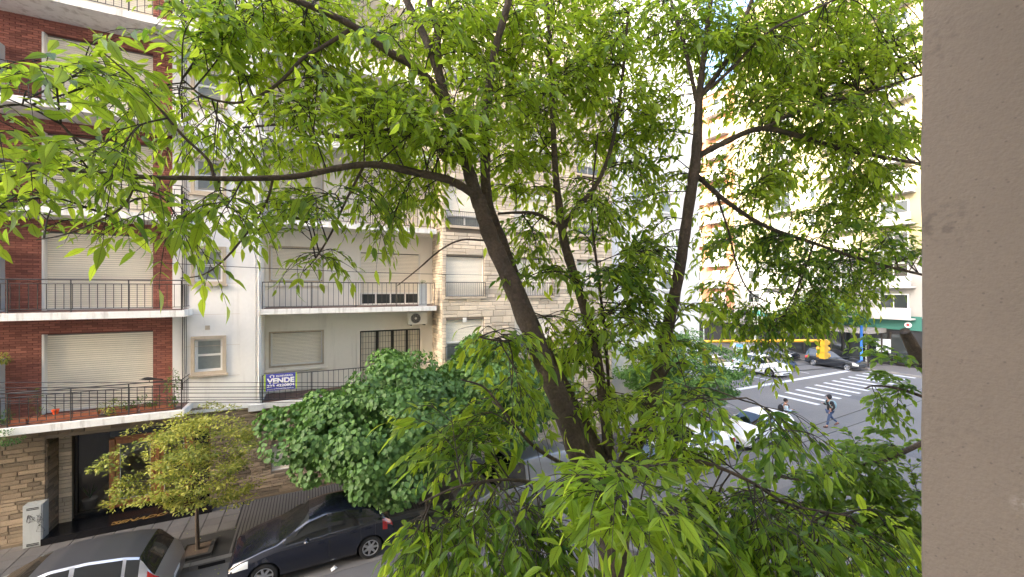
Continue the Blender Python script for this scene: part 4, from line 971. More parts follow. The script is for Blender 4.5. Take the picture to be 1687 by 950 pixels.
# ================================================================== STREET FURNITURE
tl = thing('traffic_light', 'yellow overhead traffic light on a long yellow mast arm over the crossing', 'traffic light', (0, 0, 0))
zt_ = 20.2; a0 = at(1160, 562, 22.0); a1 = at(1346, 561, zt_)
MB().tube([(a0[0], a0[1], .1), (a0[0], a0[1], .4)], .16, 12).tube(catmull([(a0[0], a0[1], .1), (a0[0], a0[1], 3.6), a0 + (.12, -.05, -.12), a0 + (.5, -.25, 0), a1], 6), .075, 10).build('mast_arm', 'traffic_yellow', tl, smooth=True)
hd = at(1357, 575, zt_); hx, hy, hz = hd
bx_ = MB(); 
for k in range(3):
    z = hz + .42 - .33 * k if k else hz + .42
    bx_.box(hx - .16, hx + .16, hy - .12, hy + .12, hz + .18 - k * .32, hz + .48 - k * .32)
bx_.build('housing', 'traffic_yellow', tl)
vz = MB()
for k in range(3):
    z = hz + .33 - k * .32; vz.tube([(hx + .16, hy, z), (hx + .34, hy - .02, z - .02)], .125, 12).tube([(hx, hy + .12, z), (hx, hy + .28, z - .02)], .12, 12)
vz.build('visor', 'traffic_yellow', tl, smooth=True)
MB().tube([a1, (hx, hy, hz + .5)], .045, 8).build('bracket', 'traffic_yellow', tl)
bp = thing('blue_pole', 'slim bright blue street pole at the far corner', 'pole', (45.35 + .75, 19.6, .13))
MB().tube([(0, 0, 0), (0, 0, 3.9)], .10, 12).build('shaft', 'pole_blue', bp, smooth=True); MB().tube([(0, 0, 0), (0, 0, .12)], .2, 12).build('base', 'pole_blue', bp)
bo = thing('white_bollard', 'short white post standing by the motorcycle', 'bollard', (*at(1233, 640, 32.2)[:2], 0))
MB().tube([(0, 0, 0), (0, 0, .95)], .055, 10).build('shaft', 'sign_white', bo, smooth=True); MB().tube([(0, 0, .7), (0, 0, .8)], .058, 10).build('band', 'iron', bo)
du = thing('dumpster', 'grey wheeled dumpster with a blue label by the far kerb', 'dumpster', (44.7, 30.2, 0))
MB().add([(-.45, -.9, .25), (.45, -.9, .25), (.45, .9, .25), (-.45, .9, .25), (-.6, -1.05, 1.2), (.6, -1.05, 1.2), (.6, 1.05, 1.2), (-.6, 1.05, 1.2)], [(0, 3, 2, 1), (4, 5, 6, 7), (0, 1, 5, 4), (1, 2, 6, 5), (2, 3, 7, 6), (3, 0, 4, 7)]).build('bin', 'metal_grey', du)
MB().add([(-.64, -1.08, 1.2), (.62, -1.08, 1.2), (.62, 1.08, 1.2), (-.64, 1.08, 1.2), (-.3, -1.0, 1.42), (.5, -1.0, 1.42), (.5, 1.0, 1.42), (-.3, 1.0, 1.42)], [(0, 3, 2, 1), (4, 5, 6, 7), (0, 1, 5, 4), (1, 2, 6, 5), (2, 3, 7, 6), (3, 0, 4, 7)]).build('lid', 'canopy_grey', du)
MB().add([(-.575, -.5, .75), (-.575, .5, .75), (-.625, .5, 1.12), (-.625, -.5, 1.12)], [(0, 1, 2, 3)]).build('label_panel', 'label_blue', du)
for a in (-.35, .35):
    for b in (-.8, .8): MB().cyl((a, b, .12), .12, .06, 12, 'y').build('wheel', 'rubber', du)

# fallen leaves and scraps along the gutter
gr = np.random.RandomState(5); n = 420; gp = np.stack([gr.uniform(-9, 14, n), YK - np.abs(gr.normal(0, .35, n)) - .06, np.full(n, .012)], 1)
k = gr.rand(n) < .35; gp[k, 1] = gr.uniform(YK + .25, YW - .3, k.sum()); gp[k, 2] = .152
go_ = link('fallen_leaves', leaf_mesh('fallen_leaves', 'leaf_privet', T_SML[0], gp, np.concatenate([gr.normal(size=(n, 2)), np.zeros((n, 1))], 1), np.tile([0, 0, 1.], (n, 1)) + gr.normal(size=(n, 3)) * .1, gr.uniform(.03, .07, n), gr.uniform(.2, 1, n)), kind='stuff')
go_['label'] = 'small fallen leaves scattered along the gutter and pavement'; go_['category'] = 'leaves'
# litter on the road beside the dark hatchback
li = MB(); lp = at(546, 943, 10.75); li.add([(0, 0, 0), (.1, .02, .03), (.16, .1, .0), (.08, .16, .05), (-.02, .1, .02), (.07, .07, .07)], [(0, 1, 5), (1, 2, 5), (2, 3, 5), (3, 4, 5), (4, 0, 5)])
lo_ = li.build('litter', 'sign_white'); lo_.location = (lp[0], lp[1], .012); tag(lo_, 'crumpled white paper lying on the road beside the dark hatchback', 'litter')
for k in range(26):
    pass
# balcony things on the lowest brick balcony
def planter(x, ln_, plants, label, name='planter'):
    o = thing(name, label, 'planter', (x, YS + .30, ZA[0] + .012), group=None)
    MB().add([(0, -.07, 0), (ln_, -.07, 0), (ln_, .07, 0), (0, .07, 0), (-.02, -.1, .16), (ln_ + .02, -.1, .16), (ln_ + .02, .1, .16), (-.02, .1, .16)], [(0, 3, 2, 1), (0, 1, 5, 4), (1, 2, 6, 5), (2, 3, 7, 6), (3, 0, 4, 7)]).build('trough', 'terracotta', o)
    MB().box(-.0, ln_, -.085, .085, .12, .145).build('soil', 'soil', o)
    return o
def bush(name, label, c, r, n, m='leaf_pot', ls=.06, seed=1, T=T_OVA, stems=5, cat='plant', single=0):
    o = thing(name, label, cat, tuple(c)); rs = np.random.RandomState(seed); dd = rs.normal(size=(n, 3)); dd /= np.linalg.norm(dd, axis=1)[:, None]
    p = dd * (rs.uniform(.25, 1, (n, 1)) ** .5) * np.array(r) + np.array([0, 0, r[2] * .9]); 
    lump = np.sin(p[:, 0] * 9 + seed) * np.sin(p[:, 2] * 11 + seed * 2); k = lump > -.5; p = p[k]; dd = dd[k]; n = len(p)
    st = MB()
    for i in range(stems): q = p[i * (n // stems)]; st.tube(catmull([(0, 0, 0), q * .5 + rs.normal(size=3) * .02, q], 3), .006, 4)
    st.build('stem', 'bark', o)
    foliage(o, m, T, p, dd + rs.normal(size=(n, 3)) * .5 + (0, 0, -.3), dd * .5 + (0, 0, 1) + rs.normal(size=(n, 3)) * .3, rs.uniform(.7, 1.3, n) * ls, rs.uniform(0, 1, n), single=single)
    return o
def on_bal(px): return fx(px, YS + .3)
for a, b, lb in ((14, 47, 'terracotta trough with dry stems at the left of the lowest brick balcony'), (50, 72, 'rounded terracotta pot beside the leftmost trough'), (72, 165, 'long terracotta trough with bare soil in the middle of the brick balcony'),
                 (178, 228, 'terracotta trough holding the bushy green plant on the brick balcony'), (233, 258, 'small terracotta trough below the black bird'), (259, 290, 'terracotta trough at the right end of the brick balcony')):
    planter(on_bal(a), on_bal(b) - on_bal(a) - .03, 0, lb)
zb0 = ZA[0] + .15
bush('potted_plant', 'bushy yellow green plant spilling from its trough on the brick balcony', (on_bal(187), YS + .22, zb0 - .1), (.34, .16, .26), 420, 'leaf_privet', .05, 3)
bush('potted_plant', 'climbing plant at the right corner of the brick balcony railing', (on_bal(285), YS + .2, zb0), (.18, .16, .62), 260, 'leaf_pot', .08, 5)
bush('potted_plant', 'low green plant under the black bird', (on_bal(246), YS + .25, zb0), (.34, .13, .20), 200, 'leaf_pot', .06, 7)
bush('potted_plant', 'small green plant with round leaves right of the bushy plant', (on_bal(212), YS + .25, zb0), (.2, .12, .12), 70, 'leaf_pot', .07, 9)
bush('potted_plant', 'thin dry plant in the rounded pot on the brick balcony', (on_bal(62), YS + .3, zb0), (.16, .14, .42), 90, 'leaf_round', .04, 11)
bush('potted_plant', 'pale spiky plant on top of the grey divider at the left edge', (fx(6, YA - .6), YA - .75, ZA[0] + 1.72), (.2, .16, .13), 130, 'leaf_privet', .09, 13, T=T_ASH)
bush('potted_plant', 'grey wispy plant hanging over the slab at the bottom left', (fx(10, YS), YS - .12, ZA[0] - .42), (.42, .2, .22), 420, 'leaf_small', .05, 15)
bush('potted_plant', 'dark green plant at the left end of the lowest brick balcony', (fx(3, YS + .2), YS + .2, ZA[0] + .05), (.22, .16, .24), 200, 'leaf_small', .05, 17)
fl = thing('flower_pot', 'small bright orange pot hanging on the brick balcony railing', 'flower pot', (fx(90, YS + .16), YS + .2, fz(90, 682, YS + .2)))
MB().lathe((0, 0, 0), [(.05, 0), (.08, .12), (.085, .13)]).build('pot', 'orange_flower', fl); MB().tube(catmull([(0, 0, .1), (-.03, 0, .22), (-.12, 0, .28)]), .006, 4).build('stem', 'iron', fl)
bd = thing('bird_figure', 'black bird with long tail perched on the brick balcony railing', 'bird', (fx(246, YS + .09), YS + .09, ZA[0] + .93))
bv = MB(); n = 10; prof = [(-.20, .005, .02), (-.17, .022, .025), (-.12, .045, .035), (-.05, .062, .03), (.04, .055, .02), (.12, .035, .005), (.2, .022, -.01), (.33, .02, -.035)]
vs2 = [(x_, r_ * math.cos(2 * math.pi * k / n), .075 + h_ + r_ * .8 * math.sin(2 * math.pi * k / n)) for x_, r_, h_ in prof for k in range(n)]
bv.add(vs2, [(i * n + k, i * n + (k + 1) % n, (i + 1) * n + (k + 1) % n, (i + 1) * n + k) for i in range(len(prof) - 1) for k in range(n)] + [tuple(range(n))[::-1], tuple(range(7 * n, 8 * n))])
bv.build('body', 'black', bd, smooth=True); MB().tube([(-.19, 0, .10), (-.25, 0, .085)], [.01, .002], 5).build('beak', 'iron', bd); MB().tube([(0, .02, 0), (0, .02, .05)], .005, 4).tube([(0, -.02, 0), (0, -.02, .05)], .005, 4).build('leg', 'iron', bd, kind='stuff')
# planting on the third balcony of the white building: dark climbing plants along the rail
bush('balcony_hedge', 'dark leafy planting along the railing of the third white balcony', (fx(500, 16.7), 16.78, ZF[2] + .05), (1.55, .2, .42), 1500, 'leaf_small', .07, 19)
bush('potted_plant', 'small plant standing on the grey box of the second white balcony', (rx1 - .46, 16.76, ZF[1] + .93), (.12, .1, .08), 40, 'leaf_small', .05, 23)
bush('potted_plant', 'green plant in the window railing of the stone building', (fx(745, YC), YC - .05, LV[0][0] - .05), (.2, .080, .18), 130, 'leaf_pot', .06, 25)

# ================================================================== CABLES
def cable(p0, p1, sag, r, label, group=None, name='overhead_cable', n=24):
    p0, p1 = np.array(p0), np.array(p1); pts = [p0 + (p1 - p0) * t - np.array([0, 0, sag * 4 * t * (1 - t)]) for t in np.linspace(0, 1, n)]
    o = MB().tube(pts, r, 4).build(name, 'black'); tag(o, label, 'cable', group); return o
G = 'cables strung along the far pavement'
for k, (y0, y1, r_) in enumerate(((628, 632, .008), (637, 637, .010), (642, 640, .008), (646, 648, .011), (653, 655, .009), (659, 657, .011), (663, 662, .008))):
    Yk = 14.2 + .05 * k; a = at(-60, y0 + 3, 9.6); a = np.array([fx(-60, Yk), Yk, fz(-60, y0 + 2, Yk)]); b = np.array([fx(960, Yk), Yk, fz(960, y1 - 2, Yk)])
    mx = np.array([fx(450, Yk), Yk, fz(450, (y0 + y1) / 2, Yk)])
    # parabola through the three measured heights
    xs3 = np.array([a[0], mx[0], b[0]]); cf = np.polyfit(xs3, [a[2], mx[2], b[2]], 2)
    o = MB().tube([(x_, Yk, np.polyval(cf, x_)) for x_ in np.linspace(a[0], b[0], 30)], r_, 4).build('overhead_cable', 'black'); tag(o, 'black cable strung low across the fronts, %s of the bundle of seven' % ['topmost', 'second from the top', 'third from the top', 'the middle one', 'third from the bottom', 'second from the bottom', 'lowest'][k], 'cable', G)
cable(at(250, 432, 9), at(980, 452, 15.5), .12, .007, 'single thin cable crossing in front of the white building windows')
for k, (y0, y1) in enumerate(((621, 596), (628, 588), (616, 583), (607, 577))):
    cable(at(1120, y0, 18.5), at(1530, y1, 30), .05, .014, 'black cable passing in front of the waiting cars, %s of four' % ['lowest but one', 'lowest', 'second from the top', 'topmost'][k], 'cables over the crossing')
cable(at(1030, 800, 6), at(1530, 636, 13), .04, .010, 'upper of two black cables slanting over the road below the walking man')
cable(at(1060, 815, 6), at(1530, 655, 13), .04, .010, 'lower of two black cables slanting over the road below the walking man')
cable(at(1270, 960, 6), at(1530, 770, 9), .03, .009, 'thin cable slanting up through the leaves at the bottom right')

# ================================================================== PEOPLE
def skin_mesh(name, m, nodes, edges, parent, sub=1, smooth=True):
    """nodes: {key: (x, y, z, rx, ry)}"""
    keys = list(nodes); me = bpy.data.meshes.new(name); me.from_pydata([nodes[k][:3] for k in keys], [(keys.index(a), keys.index(b)) for a, b in edges], [])
    o = bpy.data.objects.new(name, me); COL.objects.link(o); md = o.modifiers.new('s', 'SKIN'); md.use_smooth_shade = True
    for i, k in enumerate(keys): me.skin_vertices[0].data[i].radius = nodes[k][3:5]; me.skin_vertices[0].data[i].use_root = (i == 0)
    sb = o.modifiers.new('u', 'SUBSURF'); sb.levels = sub; sb.render_levels = sub
    bpy.context.view_layer.update(); ev = o.evaluated_get(bpy.context.evaluated_depsgraph_get()); out = bpy.data.meshes.new_from_object(ev)
    bpy.data.objects.remove(o); out.materials.clear(); out.materials.append(MATS[m]); out.polygons.foreach_set('use_smooth', [True] * len(out.polygons))
    return link(name, out, parent)
def person(label, loc, rz, pose, top, bottom, hairm, cap=False, pack=None, hood=False, phone=True, scale=1, sleeve=True, legs_skin=False):
    """faces local -x; pose gives feet, knees, hands"""
    o = thing('person', label, 'person', loc, rz); o.scale = (scale,) * 3
    P = pose; hip = .92; sh = 1.42
    N = {'pel': (0, 0, hip, .13, .11), 'wai': (0, 0, 1.08, .12, .095), 'che': (-.01, 0, 1.28, .155, .11), 'nk': (-.015, 0, 1.47, .06, .06), 'hd0': (-.03, 0, 1.54, .055, .06)}
    E = [('pel', 'wai'), ('wai', 'che'), ('che', 'nk'), ('nk', 'hd0')]
    for s_, t in ((-1, 'l'), (1, 'r')):
        f = P['foot_' + t]; k = P['knee_' + t]; h = P['hand_' + t]; e = P['elbow_' + t]
        N.update({'hp' + t: (0, s_ * .09, hip - .06, .085, .085), 'kn' + t: (*k, .058, .058), 'an' + t: (f[0] + .0, f[1], f[2] + .08, .038, .04), 'toe' + t: (f[0] - .17, f[1], f[2] + .035 + P.get('toe_' + t, 0), .035, .045),
                  'sh' + t: (-.01, s_ * .18, sh, .06, .06), 'el' + t: (*e, .042, .042), 'wr' + t: (*h, .028, .028)})
        E += [('pel', 'hp' + t), ('hp' + t, 'kn' + t), ('kn' + t, 'an' + t), ('an' + t, 'toe' + t), ('che', 'sh' + t), ('sh' + t, 'el' + t), ('el' + t, 'wr' + t)]
        # palm, fingers and thumb
        dv = np.array(h) - np.array(e); dv /= np.linalg.norm(dv); sdv = np.cross(dv, (0, 0, 1.)); sdv /= np.linalg.norm(sdv) + 1e-6; pc_ = np.array(h) + dv * .05
        N['pa' + t] = (*pc_, .022, .034); E.append(('wr' + t, 'pa' + t))
    body = skin_mesh('body', 'skin', N, E, o)
    hand = MB()
    for s_, t in ((-1, 'l'), (1, 'r')):
        h = np.array(P['hand_' + t]); dv = h - np.array(P['elbow_' + t]); dv /= np.linalg.norm(dv); sdv = np.cross(dv, (0, 0, 1.)); sdv /= np.linalg.norm(sdv) + 1e-6; pc_ = h + dv * .06
        for q, ln_ in ((-.027, .062), (-.009, .072), (.009, .067), (.027, .052)):
            a = pc_ + sdv * q + dv * .015; hand.tube([a, a + dv * ln_ * .5 + (0, 0, -.006), a + dv * ln_ * .85 + (0, 0, -.03)], [.0095, .0085, .007], 6)
        a = pc_ - dv * .03 + sdv * .03 * -s_; hand.tube([a, a + dv * .03 + sdv * .025 * -s_, a + dv * .055 + sdv * .02 * -s_ + (0, 0, -.01)], [.011, .0095, .008], 6)
    hand.build('fingers', 'skin', o, smooth=True, kind='stuff')
    # head with face
    hx_ = -.05; hdm = MB(); hdm.ball((hx_, 0, 1.635), (.095, .075, .118), 14, 10); hdm.ball((hx_ - .03, 0, 1.565), (.06, .05, .045), 10, 7)
    hdm.tube([(hx_ - .09, 0, 1.645), (hx_ - .118, 0, 1.60)], [.010, .017], 6)
    for s_ in (-1, 1): hdm.ball((hx_ + .01, s_ * .076, 1.625), (.02, .012, .03), 8, 6)
    hdm.build('head', 'skin', o, smooth=True)
    fc = MB()
    for s_ in (-1, 1): fc.ball((hx_ - .086, s_ * .030, 1.648), (.008, .013, .008), 8, 6)
    fc.build('eyes', 'black', o, kind='stuff'); MB().ball((hx_ - .088, 0, 1.572), (.008, .024, .006), 8, 6).build('mouth', 'cloth_pink', o)
    MB().ball((hx_ + .018, 0, 1.665), (.105, .088, .105), 14, 9).build('hair', hairm, o, smooth=True)
    if hood:
        MB().ball((hx_ + .03, 0, 1.64), (.125, .108, .145), 14, 10).build('hood', 'cloth_black', o, smooth=True)
    if cap: MB().ball((hx_ - .0, 0, 1.70), (.108, .092, .07), 12, 8).add([(hx_ - .08, -.07, 1.70), (hx_ - .2, -.05, 1.675), (hx_ - .2, .05, 1.675), (hx_ - .08, .07, 1.70), (hx_ - .08, -.07, 1.715), (hx_ - .2, -.05, 1.69), (hx_ - .2, .05, 1.69), (hx_ - .08, .07, 1.715)], [(0, 3, 2, 1), (4, 5, 6, 7), (0, 1, 5, 4), (1, 2, 6, 5), (2, 3, 7, 6)]).build('cap', 'cloth_black', o, smooth=False)
    # jacket or shirt
    g = .018; J = {k: (*N[k][:3], N[k][3] + g, N[k][4] + g) for k in ('wai', 'che')}; J['pel'] = (*N['pel'][:3], N['pel'][3] + g + .005, N['pel'][4] + g + .005); J['nk'] = (*N['nk'][:2], 1.44, .075, .075)
    JE = [('wai', 'che'), ('wai', 'pel'), ('che', 'nk')]
    for t in 'lr':
        J['sh' + t] = (*N['sh' + t][:3], .075, .075); J['el' + t] = (*N['el' + t][:3], .058, .058); J['wr' + t] = (*(np.array(N['wr' + t][:3]) * .9 + np.array(N['el' + t][:3]) * .1), .042, .042)
        JE += [('che', 'sh' + t), ('sh' + t, 'el' + t)] + ([('el' + t, 'wr' + t)] if sleeve else [])
        if not sleeve: J.pop('wr' + t)
    skin_mesh('jacket' if sleeve else 'shirt', top, J, JE, o)
    K = {'pel': (*N['pel'][:3], .145, .12)}; KE = []
    for t in 'lr':
        a, b = np.array(N['kn' + t][:3]), np.array(N['an' + t][:3])
        K['hp' + t] = (*N['hp' + t][:3], .10, .10); K['kn' + t] = (*a, .072, .072); K['an' + t] = (*(b + (a - b) * .12), .052, .052); KE += [('pel', 'hp' + t), ('hp' + t, 'kn' + t), ('kn' + t, 'an' + t)]
    skin_mesh('trousers', bottom, K, KE, o)
    for t in 'lr':
        b = np.array(N['an' + t][:3]); c = np.array(N['toe' + t][:3]); MB().tube([b + (.05, 0, -.035), b + (0, 0, -.03), (b + c) / 2 + (0, 0, -.01), c], [.035, .05, .05, .04], 10).build('shoe', 'shoe', o, smooth=True)
    if phone:
        h = np.array(P['hand_r']); MB().box(h[0] - .12, h[0] - .03, h[1] - .035, h[1] + .035, h[2] + .02, h[2] + .03).build('phone', 'black', o)
    if pack:
        MB().ball((.20, 0, 1.20), (.13, .16, .24), 14, 10).build('backpack', pack, o, smooth=True)
        MB().tube(catmull([(.1, .13, 1.44), (-.08, .14, 1.47), (-.13, .13, 1.3), (.05, .16, 1.05)]), .02, 6).tube(catmull([(.1, -.13, 1.44), (-.08, -.14, 1.47), (-.13, -.13, 1.3), (.05, -.16, 1.05)]), .02, 6).build('strap', pack, o, smooth=True)
    return o
def face(dx, dy): return math.atan2(-dy, -dx)
walk = {'foot_l': (-.22, -.08, 0), 'knee_l': (-.13, -.085, .50), 'foot_r': (.50, .080, .14), 'knee_r': (.16, .085, .50), 'toe_r': -.08,
        'elbow_l': (.04, -.26, 1.13), 'hand_l': (-.12, -.22, .93), 'elbow_r': (.02, .26, 1.14), 'hand_r': (-.28, .14, 1.27)}
stand = {'foot_l': (-.08, -.09, 0), 'knee_l': (-.05, -.09, .49), 'foot_r': (.12, .09, 0), 'knee_r': (.0, .09, .49),
         'elbow_l': (-.02, -.25, 1.13), 'hand_l': (-.28, -.08, 1.17), 'elbow_r': (-.02, .25, 1.13), 'hand_r': (-.30, .09, 1.19)}
pl = -RGT
person('man in black hooded jacket and jeans with pale teal backpack walking over the asphalt', tuple(at(1367, 475, 22.0)[:2]) + (.0,), face(*pl[:2]), walk, 'cloth_black', 'denim', 'hair', cap=True, pack='cloth_teal', hood=True)
person('dark haired person in pale blue shirt looking at a phone behind the white hatchback', tuple(at(1293, 475, 21.3)[:2]) + (0,), face(*(RGT + FWD * -.2)[:2]), stand, 'cloth_pale', 'cloth_black', 'hair', sleeve=True, pack='cloth_black')
person('person with pink head covering standing on the pavement behind the white sedan', tuple(at(1112, 475, 19.6)[:2]) + (.14,), face(*(pl)[:2]), stand, 'cloth_brown', 'cloth_black', 'cloth_pink', phone=False)

# ================================================================== TREES
def crown_tree(name, label, base, h_trunk, center, rad, n_clump, per, m, T, ls, seed, tr=.09, droop=.6, clump_r=.55, bark='bark', flat=.5, tint_bias=0., inner=.25, lean=(0, 0), branches=9):
    """trunk, limbs to the clumps, and leaves on the outer side of each clump"""
    o = thing(name, label, 'tree', (0, 0, 0)); rs = np.random.RandomState(seed); base = np.array(base, float); c = np.array(center, float); R = np.array(rad, float)
    fork = base + np.array([lean[0], lean[1], h_trunk]); MB().tube(catmull([base - (0, 0, .02), base + (fork - base) * .35 + rs.normal(size=3) * .03 * (1, 1, 0), base + (fork - base) * .7 + rs.normal(size=3) * .03, fork], 4), list(np.linspace(tr * 1.25, tr * .85, 13)), 10).build('trunk', bark, o, smooth=True)
    cc = []
    while len(cc) < n_clump:
        v = rs.normal(size=3); v /= np.linalg.norm(v); q = v * (rs.uniform(.45, 1) ** .45 if len(cc) % 4 else rs.uniform(.1, .8))
        if q[2] < -.85: continue
        cc.append(c + q * R * (1 + .16 * math.sin(5 * v[0] + seed) + .12 * math.sin(7 * v[2]) + rs.uniform(-.1, .12)))
    br = MB(); 
    for i, q in enumerate(cc[:branches * 3]):
        mid = fork + (q - fork) * .5 + rs.normal(size=3) * .12 + (0, 0, .1)
        if i < branches: MB().tube(catmull([fork - (0, 0, .1), mid, q], 5), list(np.linspace(tr * .5, .008, 11)), 6).build('limb', bark, o, smooth=True)
        else: br.tube(catmull([c * .5 + fork * .5, mid, q], 4), list(np.linspace(tr * .22, .005, 9)), 4)
    br.build('twigs', bark, o, kind='stuff')
    P, Dr, Nn, Ln, Ti = [], [], [], [], []
    for q in cc:
        n = int(per * rs.uniform(.6, 1.4)); v = rs.normal(size=(n, 3)); v /= np.linalg.norm(v, axis=1)[:, None]
        out = (q - c) / R; out /= np.linalg.norm(out) + 1e-6; v = v + out * .7; v /= np.linalg.norm(v, axis=1)[:, None]
        rr = clump_r * rs.uniform(.7, 1.3) * (rs.uniform(inner, 1, (n, 1)) ** .6); p = q + v * rr * (1, 1, flat)
        P.append(p); dr = v * (1, 1, .3) + rs.normal(size=(n, 3)) * .35 + np.array([0, 0, -droop]); Dr.append(dr)
        Nn.append(v * .7 + np.array([0, 0, .8]) + rs.normal(size=(n, 3)) * .3); Ln.append(rs.uniform(.7, 1.25, n) * ls)
        Ti.append(np.clip(rs.beta(2, 2, n) * .8 + rs.uniform(-.1, .3) + tint_bias, 0, 1))
    foliage(o, m, T, np.concatenate(P), np.concatenate(Dr), np.concatenate(Nn), np.concatenate(Ln), np.concatenate(Ti)); return o

crown_tree('yellow_leaved_tree', 'slender small tree with yellow green leaves growing from the square pavement pit', (-2.86, 14.2, .14), 1.45, (-2.9, 14.15, 2.75), (1.55, 1.2, 1.30), 130, 92, 'leaf_privet', T_SML, .09, 31, tr=.045, droop=.0, clump_r=.40, flat=.30, branches=12)
crown_tree('yellow_leaved_tree', 'yellow green tree cut off by the left edge of the photo', (-9.5, 14.2, .14), 1.5, (-9.2, 14.2, 2.7), (1.7, 1.2, 1.0), 60, 100, 'leaf_privet', T_SML, .075, 32, tr=.05, droop=.0, clump_r=.38, flat=.3)
crown_tree('round_leaved_tree', 'dense dark green tree with round leaves spreading over the dark hatchback', (1.9, 14.25, .13), 1.9, (2.35, 13.5, 3.25), (3.0, 2.1, 1.5), 215, 150, 'leaf_lime', T_RND, .122, 33, tr=.13, droop=1.1, clump_r=.62, flat=.75, inner=.6)
crown_tree('round_leaved_tree', 'round leaved green tree behind the leaning ash trunk, right of the wide one', (7.0, 14.3, .13), 1.9, (6.3, 14.1, 3.7), (2.7, 2.0, 1.35), 140, 140, 'leaf_lime', T_RND, .122, 34, tr=.12, droop=1.0, clump_r=.6, flat=.75, inner=.6)
crown_tree('street_tree', 'rounded green tree in front of the plain white corner building', (16.4, 14.6, .13), 1.9, (16.2, 14.3, 3.6), (3.1, 2.3, 1.75), 140, 190, 'leaf_small', T_OVA, .12, 35, tr=.12, droop=.4, clump_r=.6, flat=.35, inner=.6, tint_bias=-.2)
crown_tree('corner_tree', 'dark tree on the side street corner behind the black mast', (27.9, 26, .13), 2.8, (28.0, 26, 5.1), (2.6, 2.6, 2.0), 60, 80, 'leaf_small', T_OVA, .22, 36, tr=.2, droop=.4, clump_r=.8, flat=.5)
crown_tree('corner_tree', 'green street tree standing before the yellow tower shopfronts', (47.6, 23.4, .13), 3.0, (47.6, 23.6, 5.4), (2.6, 2.8, 2.0), 60, 80, 'leaf_small', T_OVA, .22, 37, tr=.2, droop=.4, clump_r=.8, flat=.5)

